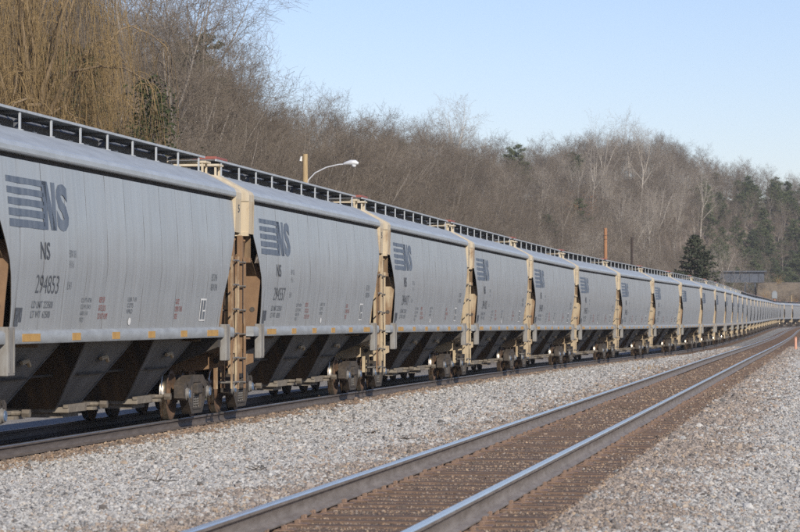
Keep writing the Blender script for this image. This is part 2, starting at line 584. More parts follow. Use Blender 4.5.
def build_ground():
    ts = np.concatenate([np.arange(-60, 0, 6), np.arange(0, 130, 1.5), np.arange(130, 730, 5), [731, 800, 1000, 1500, 2500, 5000]])
    tt = np.minimum(ts, 730)
    rows = []
    for t, tc in zip(ts, tt):
        c1, c2 = float(C1(tc)), float(C2(tc))
        lat = np.concatenate([[-5000, -1500, -400, -120, -50, -25, -14, -9], np.linspace(c1 - 9, c1 - 2.2, 10), np.linspace(c1 - 1.9, c1 + 1.75, 9),
                              np.linspace(c1 + 1.95, c2 - 1.95, 14), np.linspace(c2 - 1.75, c2 + 1.8, 9), [c2 + 2.4, c2 + 3.2, c2 + 4.3, c2 + 6, c2 + 12, c2 + 25, 60, 130, 400, 1500, 5000]])
        lat = np.maximum.accumulate(lat)
        rows.append(lat)
    X = np.array(rows); T = np.repeat(ts[:, None], X.shape[1], 1)
    TC = np.repeat(tt[:, None], X.shape[1], 1)
    Z = ground_z(TC, X)
    far = np.abs(X - C2(TC))
    V = np.stack([-X, T, Z], -1).reshape(-1, 3)
    nr, nc = X.shape
    idx = np.arange(nr * nc).reshape(nr, nc)
    q = np.stack([idx[:-1, :-1], idx[1:, :-1], idx[1:, 1:], idx[:-1, 1:]], -1).reshape(-1, 4)
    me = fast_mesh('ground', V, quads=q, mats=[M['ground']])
    d1 = (X - C1(TC)); d2 = (X - C2(TC))
    off = np.clip((d2 - 7.5) / 2.5, 0, 1) + np.clip((-d1 - 11) / 5, 0, 1) + np.clip((T - 715) / 20, 0, 1)
    for nm, arr in (('d1', d1), ('d2', d2), ('off', np.clip(off, 0, 1))):
        a = me.attributes.new(nm, 'FLOAT', 'POINT'); a.data.foreach_set('value', arr.ravel().astype(np.float32))
    o = link('ground', me); tag(o, kind='structure')
    # flip check: normals up
    if me.polygons[200].normal.z < 0: me.flip_normals()
    return o


build_ground()


def build_hill():
    m = NT('leaf_litter_slope')
    f = m.noise(.12, 7, .7)
    g = m.noise(1.3, 5, .7)
    c = m.ramp(f, [(.3, (.12, .095, .072)), (.5, (.18, .14, .105)), (.7, (.15, .122, .098))])
    m.color(m.mix(m.math('MULTIPLY', g, .5), c, (.19, .145, .105)))
    m.rough(.95)
    m.bump(g, .5, .3)
    aa = np.concatenate([np.linspace(-60, -4, 15), np.linspace(-3, 18, 85), np.linspace(19, 75, 20)])
    ss = np.linspace(0, 1, 34)
    T = []; X = []
    for a in aa:
        d = np.concatenate([TOE(a) - 6 + ss * (RDG(a) - TOE(a) + 40), RDG(a) + np.array([80, 150, 260, 500, 1500])])
        T.append(d * np.cos(np.radians(a))); X.append(d * np.sin(np.radians(a)))
    T = np.array(T); X = np.array(X)
    Z = hill_z(T, X)
    V = np.stack([-X, T, Z], -1).reshape(-1, 3)
    nr, nc = X.shape
    idx = np.arange(nr * nc).reshape(nr, nc)
    q = np.stack([idx[:-1, :-1], idx[:-1, 1:], idx[1:, 1:], idx[1:, :-1]], -1).reshape(-1, 4)
    me = fast_mesh('hill', V, quads=q, mats=[m.mat], smooth=True)
    if me.polygons[500].normal.z < 0: me.flip_normals()
    o = link('hill', me); tag(o, kind='structure')


build_hill()

# ------------------------------------------------------------------ tracks
RAIL_PROF = [(-.075, 0), (.075, 0), (.075, .012), (.018, .035), (.0095, .060), (.0095, .125), (.020, .140), (.036, .147), (.0375, .172), (.030, .183), (-.030, .183), (-.0375, .172), (-.036, .147), (-.020, .140), (-.0095, .125), (-.0095, .060), (-.018, .035), (-.075, .012)]


def rail_mesh(name, C, Z, side, t0, t1, web='rail_side'):
    ts = np.concatenate([np.arange(t0, 130, 2.0), np.arange(130, t1, 4.0)])
    n = len(RAIL_PROF)
    V = []
    for t in ts:
        c = float(C(t)); dx = (float(C(t + .5)) - float(C(t - .5)))
        tx, ty = -dx, 1.0
        L = math.hypot(tx, ty); tx /= L; ty /= L
        nx, ny = ty, -tx           # to the right
        cx = -c + nx * side * .7525; cy = t + ny * side * .7525
        z = float(Z(t)) - .183
        for (a, b) in RAIL_PROF:
            V.append((cx + nx * a, cy + ny * a, z + b))
    F = []; mi = []
    for i in range(len(ts) - 1):
        for k in range(n):
            F.append((i * n + k, i * n + (k + 1) % n, (i + 1) * n + (k + 1) % n, (i + 1) * n + k))
            mi.append(0 if k in (8, 9, 10) else 1)
    mb = MB(); mb.v = V; mb.f = F; mb.m = mi
    F.append(tuple(range(n))); mi.append(1)
    return mb.mesh(name, [M['rail_top'] if web == 'rail_side' else M['rail_dull'], M[web]], 35)


def tie_box(r):
    mb = MB()
    w = .115 + r.uniform(-.01, .012)
    mb.box(-1.30 + r.uniform(-.05, .05), 1.30 + r.uniform(-.05, .05), -w, w, -.16, 0, bev=.012)
    return mb.mesh('tie', M['tie'])


def build_track(label, C, Z, t0, t1, near0, near1, plate1, web='rail_side', spacing=.533):
    tr = empty('railway_track', (-float(C(near0)), near0, 0))
    tag(tr, label, 'railway track')
    org = Vector(tr.location)
    for side in (-1, 1):
        me = rail_mesh('rail', C, Z, side, t0, t1, web)
        link('rail', me, tr, -org)
    r = random.Random(5)
    tms = [tie_box(r) for _ in range(6)]
    pm = MB().box(-.19, .19, -.095, .095, 0, .014, bev=.004)
    for sx in (-1, 1):                                    # spike heads
        for sy in (-.055, .055):
            pm.box(sx * .10 - .014, sx * .10 + .014, sy - .014, sy + .014, .013, .045)
    pm = pm.mesh('tie_plate', M['plate'])
    t = near0; k = 0
    while t < near1 and k < 298:
        c = float(C(t)); dx = float(C(t + .5)) - float(C(t - .5))
        z = float(Z(t)) - .183 - .014
        o = link('tie', r.choice(tms), tr, Vector((-c + r.uniform(-.04, .04), t + r.uniform(-.03, .03), z + r.uniform(-.022, .0))) - org, (r.uniform(-.01, .01), 0, math.atan(dx) + r.uniform(-.02, .02)))
        if t < plate1:
            for side in (-1, 1):
                link('tie_plate', pm, o, (side * .7525, 0, -.002))
        t += spacing; k += 1
    mb = MB()
    while t < t1 - 2:
        c = float(C(t)); z = float(Z(t)) - .183 - .014
        mb.box(-c - 1.3, -c + 1.3, t - .115, t + .115, z - .1, z - r.uniform(0, .01))
        t += spacing
    o = link('distant_ties', mb.mesh('distant_ties', M['tie']), tr, -org)
    tag(o, kind='stuff')
    return tr


main_track = build_track('empty main track with two polished rails on brown ties, running up from the lower edge', C1, Z1, -12, 725, 16.0, 150, 85)
side_track = build_track('track under the hopper train, its near rail edged by rusty stones', C2, Z2, 5, 725, 34.0, 150, 0, 'rail_rust')

# ------------------------------------------------------------------ loose ballast stones (instanced)
def stone_material():
    m = NT('ballast_stone')
    r = m.rand()
    rust = m.n('ShaderNodeAttribute'); rust.attribute_name = 'rust'; rust.attribute_type = 'INSTANCER'
    f = m.noise(18, 3, .6)
    c = m.mix(rust.outputs['Fac'], m.ramp(r, STONES), m.ramp(r, RUSTY))
    m.color(m.mix(m.math('MULTIPLY', f, .35), c, (.30, .27, .23)))
    m.rough(.9)
    return m.mat


def build_stones():
    # areal density falls off with distance
    ts = []; xs = []
    for tb in np.arange(18.0, 185.0, 1.0):
        x1 = min(.275 * tb + 1.4, float(C2(tb)) + 1.6)
        x0 = .0094 * tb - 1.1
        cnt = int(1750 * min(1.0, 27.0 / tb) ** 1.5 * (x1 - x0))
        ts.append(tb + rng.random(cnt)); xs.append(x0 + rng.random(cnt) * (x1 - x0))
    t = np.concatenate(ts); X = np.concatenate(xs)
    d1 = X - C1(t); d2 = X - C2(t)
    nz = .35 * np.sin(t * 1.9 + X * .7) * np.sin(t * .53 + 2.1) + rng.normal(0, .28, len(t))
    rust = ((np.abs(d1) + nz * 1.5) < np.where(d1 < 0, 2.15, 1.85)) | ((np.abs(d2) + nz * .55) < 1.50)
    stain = np.exp(-((t - 39) / 4.0) ** 2 - ((d1 + 2.05) / .55) ** 2) + .7 * np.exp(-((t - 57) / 9.0) ** 2 - ((d1 + 2.0) / .5) ** 2) + .5 * np.exp(-((t - 27) / 3.0) ** 2 - ((d1 + 1.9) / .4) ** 2)
    rust |= rng.random(len(t)) < stain
    in1 = np.abs(d1) < 1.36; in2 = np.abs(d2) < 1.36
    # keep clear of the rails
    clear = (np.abs(np.abs(d1) - .7525) > .085) & (np.abs(np.abs(d2) - .7525) > .10)
    # ties stay mostly free of stones
    ph = ((t - 16.0) / .533) % 1.0
    tie = ((ph < .27) | (ph > .73)) & (np.abs(d1) < 1.30)
    clear &= ~(tie & (rng.random(len(t)) < .80))
    clear &= ~(in1 & (rng.random(len(t)) < .55))
    clear &= ~((np.abs(d2) < .68) & (rng.random(len(t)) < .8))
    t, X, rust, in1, in2, d1, d2 = [a[clear] for a in (t, X, rust, in1, in2, d1, d2)]
    z = ground_z(t, X)
    size = rng.lognormal(math.log(.0145), .33, len(t)) * np.clip((t / 27), 1, 3.0) ** .55
    size = np.where(in1, size * .62, size)
    z = z + size * .25 + np.where(in1, -.004, 0)
    P = np.stack([-X, t, z], -1)
    me = bpy.data.meshes.new('ballast_stones')
    me.vertices.add(len(P)); me.vertices.foreach_set('co', P.astype(np.float32).ravel())
    rr = np.where(rust, 1.0, 0.0) * np.clip(rng.normal(.92, .12, len(t)), 0, 1) * np.where((np.abs(d1) > 1.4) & (np.abs(d1) < 3.2), .70, 1.0) + np.where(~rust, np.clip(rng.normal(.03, .10, len(t)), 0, .5), 0)
    for nm, arr in (('size', size), ('rust', rr)):
        a = me.attributes.new(nm, 'FLOAT', 'POINT'); a.data.foreach_set('value', arr.astype(np.float32))
    rot = (rng.random((len(t), 3)) * 6.283).astype(np.float32)
    a = me.attributes.new('rot', 'FLOAT_VECTOR', 'POINT'); a.data.foreach_set('vector', rot.ravel())
    me.materials.append(stone_material())
    o = link('ballast_stones', me)
    tag(o, 'loose grey and rusty ballast stones', 'ballast', kind='stuff')
    ng = bpy.data.node_groups.new('scatter_stones', 'GeometryNodeTree')
    ng.interface.new_socket('Geometry', in_out='INPUT', socket_type='NodeSocketGeometry')
    ng.interface.new_socket('Geometry', in_out='OUTPUT', socket_type='NodeSocketGeometry')
    N = ng.nodes; L = ng.links
    gi = N.new('NodeGroupInput'); go = N.new('NodeGroupOutput')
    m2p = N.new('GeometryNodeMeshToPoints'); L.new(gi.outputs[0], m2p.inputs['Mesh'])
    join = N.new('GeometryNodeJoinGeometry')
    for k in range(5):
        ico = N.new('GeometryNodeMeshIcoSphere'); ico.inputs['Radius'].default_value = 1.0; ico.inputs['Subdivisions'].default_value = 1 if k % 2 else 2
        pos = N.new('GeometryNodeInputPosition')
        nt = N.new('ShaderNodeTexNoise'); nt.noise_dimensions = '4D'
        nt.inputs['W'].default_value = k * 7.3; nt.inputs['Scale'].default_value = 1.1; nt.inputs['Detail'].default_value = 1
        L.new(pos.outputs[0], nt.inputs['Vector'])
        sub = N.new('ShaderNodeVectorMath'); sub.operation = 'SUBTRACT'; sub.inputs[1].default_value = (.5, .5, .5)
        L.new(nt.outputs['Color'], sub.inputs[0])
        sc = N.new('ShaderNodeVectorMath'); sc.operation = 'SCALE'; sc.inputs['Scale'].default_value = 1.5
        L.new(sub.outputs[0], sc.inputs[0])
        sp = N.new('GeometryNodeSetPosition'); L.new(ico.outputs['Mesh'], sp.inputs['Geometry']); L.new(sc.outputs[0], sp.inputs['Offset'])
        tf = N.new('GeometryNodeTransform'); L.new(sp.outputs[0], tf.inputs['Geometry'])
        tf.inputs['Scale'].default_value = [(1, .8, .6), (1.1, .7, .75), (.9, .9, .55), (1.2, .75, .6), (.9, .8, .8)][k]
        sm = N.new('GeometryNodeSetMaterial'); sm.inputs['Material'].default_value = me.materials[0]
        L.new(tf.outputs[0], sm.inputs['Geometry'])
        g2i = N.new('GeometryNodeGeometryToInstance'); L.new(sm.outputs[0], g2i.inputs[0])
        L.new(g2i.outputs[0], join.inputs[0])
    iop = N.new('GeometryNodeInstanceOnPoints')
    L.new(m2p.outputs[0], iop.inputs['Points']); L.new(join.outputs[0], iop.inputs['Instance'])
    iop.inputs['Pick Instance'].default_value = True
    na = N.new('GeometryNodeInputNamedAttribute'); na.data_type = 'FLOAT'; na.inputs['Name'].default_value = 'size'
    nr_ = N.new('GeometryNodeInputNamedAttribute'); nr_.data_type = 'FLOAT_VECTOR'; nr_.inputs['Name'].default_value = 'rot'
    e2r = N.new('FunctionNodeEulerToRotation')
    L.new(nr_.outputs['Attribute'], e2r.inputs[0])
    L.new(e2r.outputs[0], iop.inputs['Rotation'])
    L.new(na.outputs['Attribute'], iop.inputs['Scale'])
    L.new(iop.outputs[0], go.inputs[0])
    md = o.modifiers.new('scatter', 'NODES'); md.node_group = ng
    


build_stones()


# ------------------------------------------------------------------ covered hopper cars
L_CAR = 18.3
HALF = 8.25                        # half length of the grey side sheet at the eave
END = 8.75                         # end wall
PZ = [1.50, 1.58, 1.8, 2.3, 2.7, 3.07, 3.5, 3.9, 4.16]
PW = [1.455, 1.46, 1.485, 1.54, 1.58, 1.575, 1.55, 1.52, 1.50]
half_w = pchip(PZ, PW)
inset = pchip([1.5, 1.8, 2.3, 2.7, 3.05, 3.3, 3.48, 4.3], [1.10, 1.10, .95, .70, .40, .16, 0, 0])


def side_grid(y0, y1, zs, ny, off, seed, sgn=1, end_pad=0.0, bow=0.0):
    r = np.random.default_rng(seed)
    V = []
    ph = r.random(6) * 6.28
    for z in zs:
        lim = HALF - float(inset(z)) - end_pad
        a = max(y0, -lim); b = min(y1, lim)
        for j in range(ny + 1):
            w = j / ny
            y = a + (b - a) * w
            x = float(half_w(z)) + off
            if bow:
                x += bow * (math.sin(math.pi * w) ** .6) + .0035 * math.sin(2.2 * z + ph[0] + 3 * w) * math.sin(math.pi * w) + .0025 * math.sin(5.1 * z + ph[1]) * math.sin(2 * math.pi * w + ph[2])
            V.append((sgn * x, y, z))
    F = []
    n = ny + 1
    for i in range(len(zs) - 1):
        for j in range(ny):
            F.append((i * n + j, i * n + j + 1, (i + 1) * n + j + 1, (i + 1) * n + j))
    return V, F


ZS = [1.50, 1.66, 1.85, 2.05, 2.25, 2.45, 2.65, 2.85, 3.05, 3.2, 3.35, 3.48, 3.65, 3.82, 3.95, 4.06]
NPAN = 13
PROTO = {}


def panel_mesh(k):
    w = 2 * HALF / NPAN
    y0 = -HALF + k * w + (.006 if k else 0); y1 = -HALF + (k + 1) * w - (.006 if k < NPAN - 1 else 0)
    V, F = side_grid(y0, y1, ZS, 6, 0.0, 40 + k, bow=.004)
    mb = MB(); mb.add(V, F)
    n = len(V)                                       # folded-back edges give the sheet its thickness
    rim = [i * 7 for i in range(len(ZS))]
    for col, d in ((0, 1), (6, 1)):
        idx = [i * 7 + col for i in range(len(ZS))]
        base = [V[i] for i in idx]
        back = [(p[0] - .012, p[1], p[2]) for p in base]
        m = len(ZS)
        mb.add(base + back, [(i, i + 1, m + i + 1, m + i) for i in range(m - 1)], 1)
    return mb.mesh('side_panel', [M['paint'], M['under']], 50)


for k in range(NPAN): PROTO['panel%d' % k] = panel_mesh(k)

mb = MB()                                           # inner shell just behind the near panels, plain sheet on the far side
V, F = side_grid(-HALF, HALF, ZS, 20, -.011, 1, 1, .02); mb.add(V, F)
V, F = side_grid(-HALF, HALF, ZS, 20, 0.0, 2, -1); mb.add(V, F)
for s_ in (-1, 1): mb.box(min(s_ * 1.40, s_ * 1.478), max(s_ * 1.40, s_ * 1.478), -HALF, HALF, 4.04, 4.15, 1)  # dark strip standing in for the shadow below the eave lip
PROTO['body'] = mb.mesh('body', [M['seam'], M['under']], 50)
mb = MB()
V, F = side_grid(-HALF, HALF, ZS, 26, 0.0, 3, 1); mb.add(V, F)
V, F = side_grid(-HALF, HALF, ZS, 26, 0.0, 2, -1); mb.add(V, F)
for s_ in (-1, 1): mb.box(min(s_ * 1.40, s_ * 1.478), max(s_ * 1.40, s_ * 1.478), -HALF, HALF, 4.04, 4.15, 1)  # painted eave shadow again, as a dark strip on the distant body
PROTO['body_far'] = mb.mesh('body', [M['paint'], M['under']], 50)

RS = [(1.47, 4.125), (1.545, 4.13), (1.565, 4.14), (1.575, 4.16), (1.575, 4.225), (1.555, 4.262), (1.545, 4.285), (1.49, 4.315), (.95, 4.605), (.45, 4.675), (0, 4.69)]
full = RS + [(-x, z) for x, z in RS[-2::-1]]


def roof_section(y0, y1, shrink, mat_main, mat_lip, nseg=1, name='roof', lip=True):
    mb = MB()
    n = len(full)
    sec = [(x - math.copysign(min(shrink, abs(x)), x) if abs(x) > 1.0 else x, z - shrink * .6) for x, z in full]
    ys = np.linspace(y0, y1, nseg + 1)
    V = [(x, y, z) for y in ys for (x, z) in sec]
    for i in range(nseg):
        for k in range(n - 1):
            is_lip = k < 7 or k >= n - 8
            mb_f = (i * n + k, i * n + k + 1, (i + 1) * n + k + 1, (i + 1) * n + k)
            mb.f.append(mb_f); mb.m.append(1 if (is_lip and lip) else 0)
    mb.v = V
    mb.f.append(tuple(range(n))); mb.m.append(0)
    mb.f.append(tuple(nseg * n + k for k in range(n))); mb.m.append(0)
    return mb.mesh(name, [mat_main, mat_lip], 17)


PROTO['roof'] = roof_section(-HALF - .02, HALF + .02, 0, M['roof'], M['lip'], 8)
mb = MB()
sec = [(1.572, 4.10), (1.573, 4.225), (1.553, 4.26), (1.543, 4.283), (1.488, 4.312), (.948, 4.60), (.45, 4.67), (0, 4.685)]
sec = sec + [(-x, z) for x, z in sec[-2::-1]]
mb.extrude_poly(sec, 'y', HALF + .021, END + .02)
PROTO['roof_end'] = mb.mesh('roof_end', M['cream'])

# end wall: upper end panel plus the short cream side strips
mb = MB()
zs = [3.47, 3.65, 3.82, 4.0, 4.12]
for s in (-1, 1):
    V = []
    for z in zs:
        x = 1.562 + .01 * (z - 3.47) / .65
        V += [(s * 1.45, HALF - .01, z), (s * x, HALF - .01, z), (s * x, END, z)]
    mb.add(V, [q for i in range(len(zs) - 1) for q in ((3 * i, 3 * i + 1, 3 * i + 4, 3 * i + 3), (3 * i + 1, 3 * i + 2, 3 * i + 5, 3 * i + 4))])
V = []
for z in zs:
    x = 1.562 + .01 * (z - 3.47) / .65
    V += [(-x, END, z), (x, END, z)]
V += [(-1.40, END, 4.30), (1.40, END, 4.30), (-.75, END, 4.56), (.75, END, 4.56)]
mb.add(V, [(2 * i, 2 * i + 1, 2 * i + 3, 2 * i + 2) for i in range(len(V) // 2 - 1)])
mb.box(-1.555, 1.555, END - .05, END + .03, 3.43, 3.50)
for xx in (-.9, -.3, .3, .9): mb.box(xx - .035, xx + .035, END, END + .045, 3.51, 4.3)
PROTO['end_wall'] = mb.mesh('end_wall', M['tan'])

mb = MB()
def slab(mb, x0, x1, p0, p1, th=.02, mi=0):
    d = Vector((0, p1[0] - p0[0], p1[1] - p0[1])).normalized()
    nrm = Vector((0, -d.z, d.y)) * th
    vs = []
    for x in (x0, x1):
        for p in (p0, p1):
            vs += [(x, p[0], p[1]), (x, p[0] + nrm.y, p[1] + nrm.z)]
    mb.add(vs, [(0, 1, 3, 2), (4, 6, 7, 5), (0, 2, 6, 4), (1, 5, 7, 3), (0, 4, 5, 1), (2, 3, 7, 6)], mi)
mb.box(-1.49, 1.49, 8.18, 8.20, 2.95, 3.47)
mb.box(-1.49, 1.49, 8.20, END - .06, 3.44, 3.465)
slab(mb, -1.46, 1.46, (7.88, 2.98), (5.55, 1.45))
PROTO['slope_sheet'] = mb.mesh('slope_sheet', M['slope'])
mb = MB()
mb.box(-1.49, 1.49, 8.10, 8.24, 2.92, 3.02, bev=.01)
for s in (-1, 1):
    mb.extrude_poly([(s * 1.22, 1.52), (s * 1.44, 1.52), (s * 1.50, 2.2), (s * 1.54, 2.60), (s * 1.53, 2.93), (s * 1.26, 2.93)], 'y', 7.42, 7.45)
    mb.tube([(s * 1.38, 7.452, 2.02), (s * 1.38, 7.46, 2.02)], .05, 10, 1)
    mb.box(s * 1.0 - .03, s * 1.0 + .03, 7.45, 7.9, 1.55, 1.62)
    mb.tube([(s * 1.34, 8.22, 3.0), (s * 1.46, 8.68, 3.35)], .025, 6)
PROTO['end_bulkhead'] = mb.mesh('end_bulkhead', [M['rusttan'], M['under']])

mb = MB()
for s in (-1, 1):
    mb.box(s * 1.39 - .055, s * 1.39 + .055, END - .10, END + .04, .78, 3.44, bev=.008)
    mb.box(s * 1.40 - .10, s * 1.40 + .10, END - .02, END + .045, 1.25, 1.75)
PROTO['corner_post'] = mb.mesh('corner_post', M['rusttan'])
mb = MB()
mb.box(-1.47, 1.47, END - .16, END - .03, 1.18, 1.47, bev=.01)
mb.box(-1.47, 1.47, END - .7, END - .16, 1.44, 1.475)
mb.box(-.30, .30, 7.6, END + .02, .72, 1.17, bev=.02)
for s in (-1, 1):
    mb.extrude_poly([(s * .3, 1.15), (s * 1.46, 1.15), (s * 1.46, .98), (s * 1.30, .92), (s * .30, .78)], 'y', 7.72, 7.78)
    mb.tube([(s * 1.30, 7.715, 1.05), (s * 1.30, 7.705, 1.05)], .05, 10, 1)
PROTO['end_sill'] = mb.mesh('end_sill', [M['rusttan'], M['under']])
mb = MB()                                            # coupler: shank, head with knuckle, air hose
mb.box(-.075, .075, END, 9.0, .76, .90, bev=.02)
mb.extrude_poly([(-.14, 8.96), (.10, 8.96), (.18, 9.06), (.16, 9.16), (.02, 9.10), (-.04, 9.14), (-.17, 9.14)], 'z', .70, .97)
mb.tube([(.45, END - .05, .85), (.50, 8.95, .70), (.42, 9.08, .50), (.25, 9.14, .48)], .028, 7)
mb.tube([(1.38, END + .02, .95), (.9, END + .08, .98), (.2, END + .12, .98)], .016, 6)
PROTO['coupler'] = mb.mesh('coupler', M['coupler'], 40)
mb = MB()                                            # ladder on the end face
for s in (-1, 1):
    mb.box(s * 1.07 - .04, s * 1.07 + .04, END + .05, END + .085, .50, 3.02)
    mb.box(s * 1.50 - .022, s * 1.50 + .022, END + .05, END + .085, .50, 3.02)
    mb.box(s * 1.05 - .05, s * 1.05 + .05, END - .02, END + .05, 2.9, 3.02)
PROTO['ladder'] = mb.mesh('ladder', M['rusttan'])
PROTO['rung'] = MB().tube([(1.0, END + .11, 0), (1.53, END + .11, 0)], .018, 6).mesh('rung', M['wear'])
mb = MB()                                            # ladder on the side near the far end
for yy in (8.28, 8.70): mb.box(1.47, 1.505, yy - .03, yy + .03, .52, 3.02)
PROTO['side_ladder'] = mb.mesh('side_ladder', M['rusttan'])
PROTO['side_rung'] = MB().tube([(1.53, 8.25, 0), (1.53, 8.73, 0)], .018, 6).mesh('rung', M['wear'])

mb = MB()
mb.extrude_poly([(1.40, 1.50), (1.545, 1.495), (1.555, 1.51), (1.555, 1.645), (1.53, 1.675), (1.47, 1.69), (1.40, 1.69)], 'y', -8.2, 8.2)
PROTO['side_sill'] = mb.mesh('side_sill', M['sill'], 40)
PROTO['reflector'] = MB().box(1.550, 1.559, -.25, .25, 1.525, 1.635).mesh('reflector', M['yellow'])
PROTO['reflector_long'] = MB().box(1.550, 1.559, -.48, .48, 1.525, 1.635).mesh('reflector', M['yellow'])
mb = MB().box(1.46, 1.585, -.19, .19, 1.06, 1.735, bev=.012)
mb.box(1.58, 1.595, -.15, -.11, 1.10, 1.70); mb.box(1.58, 1.595, .11, .15, 1.10, 1.70)
PROTO['jacking_bracket'] = mb.mesh('jacking_bracket', M['bracket'])
mb = MB()
mb.box(-.22, .22, -8.6, 8.6, 1.0, 1.32)
mb.box(-.9, .9, 5.9, 8.6, 1.33, 1.37); mb.box(-.9, .9, -8.6, -5.9, 1.33, 1.37)
for s in (-1, 1):
    mb.extrude_poly([(-1.5, 1.5), (1.5, 1.5), (1.5, 1.32), (.4, .90), (-.4, .90), (-1.5, 1.32)], 'y', s * 7.05 - .13, s * 7.05 + .13)
mb.tube([(.5, -5.2, .95), (.5, 5.2, .95)], .022, 6)
mb.tube([(-.5, -5.2, 1.0), (-.5, 5.2, 1.0)], .03, 6)
PROTO['center_sill'] = mb.mesh('center_sill', M['under'])


def bay_mesh():
    mb = MB()
    zt, zb = 1.56, .41
    xt, xb = 1.20, .42
    yt, yb = 1.70, .66
    zr, yr = 2.35, 2.42                               # ridge between the bays, up behind the side sheets
    for s in (-1, 1):                                 # outer side faces
        mb.add([(s * xt, -yt, zt), (s * xt, yt, zt), (s * xb, yb, zb), (s * xb, -yb, zb)], [(0, 1, 2, 3)], 0)
        mb.add([(s * xt, -yt, zt), (s * xt, yt, zt), (s * 1.42, yr, zr), (s * 1.42, -yr, zr)], [(0, 1, 2, 3)], 2)
    for s in (-1, 1):                                 # fore and aft slope sheets
        mb.add([(-xt, s * yt, zt), (xt, s * yt, zt), (xb, s * yb, zb), (-xb, s * yb, zb)], [(0, 1, 2, 3)], 1)
        mb.add([(-xt, s * yt, zt), (xt, s * yt, zt), (1.42, s * yr, zr), (-1.42, s * yr, zr)], [(0, 1, 2, 3)], 1)
    for s in (-1, 1):                                 # edge flanges and a stiffener along each side face
        for e in (-1, 1):
            mb.tube([(s * (xt + .005), e * (yt - .01), zt), (s * (xb + .005), e * (yb - .005), zb)], .018, 5, 0)
        mb.tube([(s * (xb + .42), -.85, zb + .55), (s * (xb + .42), .85, zb + .55)], .02, 5, 2)
        mb.box(s * .98 - .07, s * .98 + .07, -.10, .22, 1.16, 1.20, 0)
    return mb.mesh('hopper_bay', [M['bay'], M['bay_shade_rust'], M['under']])


PROTO['bay'] = bay_mesh()
mb = MB()                                            # discharge gate: frame, slide, racks and capstan ends
mb.box(-.62, .62, -.60, .60, .335, .43, bev=.012)
mb.box(-.50, .50, -.50, .50, .26, .335)
mb.box(-.72, .72, .60, 1.25, .35, .40)
mb.tube([(-.78, .86, .44), (.82, .86, .44)], .035, 8)
for s in (-1, 1):
    mb.tube([(s * .78, .86, .44), (s * .90, .86, .44)], .065, 6)
    mb.box(s * .58 - .04, s * .58 + .04, -.62, 1.25, .42, .47)
PROTO['gate'] = mb.mesh('outlet_gate', M['gatemetal'])
PROTO['latch'] = MB().tube([(1.03, -.12, 1.20), (1.08, .05, 1.23), (1.06, .22, 1.16)], .035, 6).mesh('bay_latch', M['rusttan'])

# trucks
WB = .89


def wheel_mesh():
    prof = [(.62, .10), (.66, .13), (.685, .20), (.665, .33), (.66, .40), (.668, .43), (.672, .484), (.684, .492), (.700, .484), (.712, .464), (.722, .458), (.797, .452), (.803, .440), (.803, .395), (.775, .375), (.742, .30), (.735, .20), (.79, .15), (.815, .10), (.815, .0)]
    mi = [0] * (len(prof) - 1)
    for i in range(6, 11): mi[i] = 1
    mb = MB(); mb.lathe_x(prof, 36, mi)
    return mb.mesh('wheel', [M['wheelface'], M['tread']], 32)


PROTO['wheel'] = wheel_mesh()
mb = MB(); mb.lathe_x([(-.80, .0), (-.80, .095), (-.3, .08), (.3, .08), (.80, .095), (.80, .0)], 14)
mb.lathe_x([(.815, .085), (1.10, .085), (1.10, 0)], 14)
mb.lathe_x([(-.815, .085), (-1.10, .085), (-1.10, 0)], 14)
PROTO['axle'] = mb.mesh('axle', M['truck'], 40)
mb = MB(); mb.lathe_x([(.90, .0), (.90, .12), (1.085, .12), (1.10, .10), (1.13, .095), (1.14, .07), (1.14, 0)], 16)
PROTO['bearing'] = mb.mesh('bearing', M['wear'], 35)
mb = MB(); mb.lathe_x([(1.138, .0), (1.138, .078), (1.152, .074), (1.156, .0)], 14)
PROTO['bearing_cap'] = mb.mesh('bearing_cap', M['cap'], 35)


def side_frame_mesh(s):
    mb = MB()
    x0, x1 = (.90, 1.09) if s > 0 else (-1.09, -.90)
    # top chord with pedestal ends, tension member below, two columns: outlines in (y, z)
    top = [(-1.14, .40), (-1.14, .64), (-1.02, .70), (-.72, .69), (-.50, .80), (.50, .80), (.72, .69), (1.02, .70), (1.14, .64), (1.14, .40), (1.04, .40), (1.04, .58), (.76, .58), (.76, .44), (.66, .40),
           (.62, .55), (.40, .67), (-.40, .67), (-.62, .55), (-.66, .40), (-.76, .44), (-.76, .58), (-1.04, .58), (-1.04, .40)]
    mb.extrude_poly(top, 'x', x0, x1)
    low = [(-.76, .44), (-.66, .40), (-.42, .20), (.42, .20), (.66, .40), (.76, .44), (.74, .34), (.46, .10), (-.46, .10), (-.74, .34)]
    mb.extrude_poly(low, 'x', x0 + .01, x1 - .01)
    for e in (-1, 1):
        mb.box(x0, x1, e * .40 - .06, e * .40 + .06, .18, .70, bev=.015)
        mb.tube([((x1 if s > 0 else x0) + s * .004, e * .88, .66), ((x1 if s > 0 else x0) + s * .018, e * .88, .66)], .045, 8)
    mb.box(x0 - .01, x1 + .01, -.33, .33, .17, .215, bev=.01)
    # bolster end sitting on the springs
    mb.box(min(.75 * s, 1.15 * s), max(.75 * s, 1.15 * s), -.22, .22, .45, .66, bev=.03)
    return mb.mesh('side_frame', M['truck'], 30)


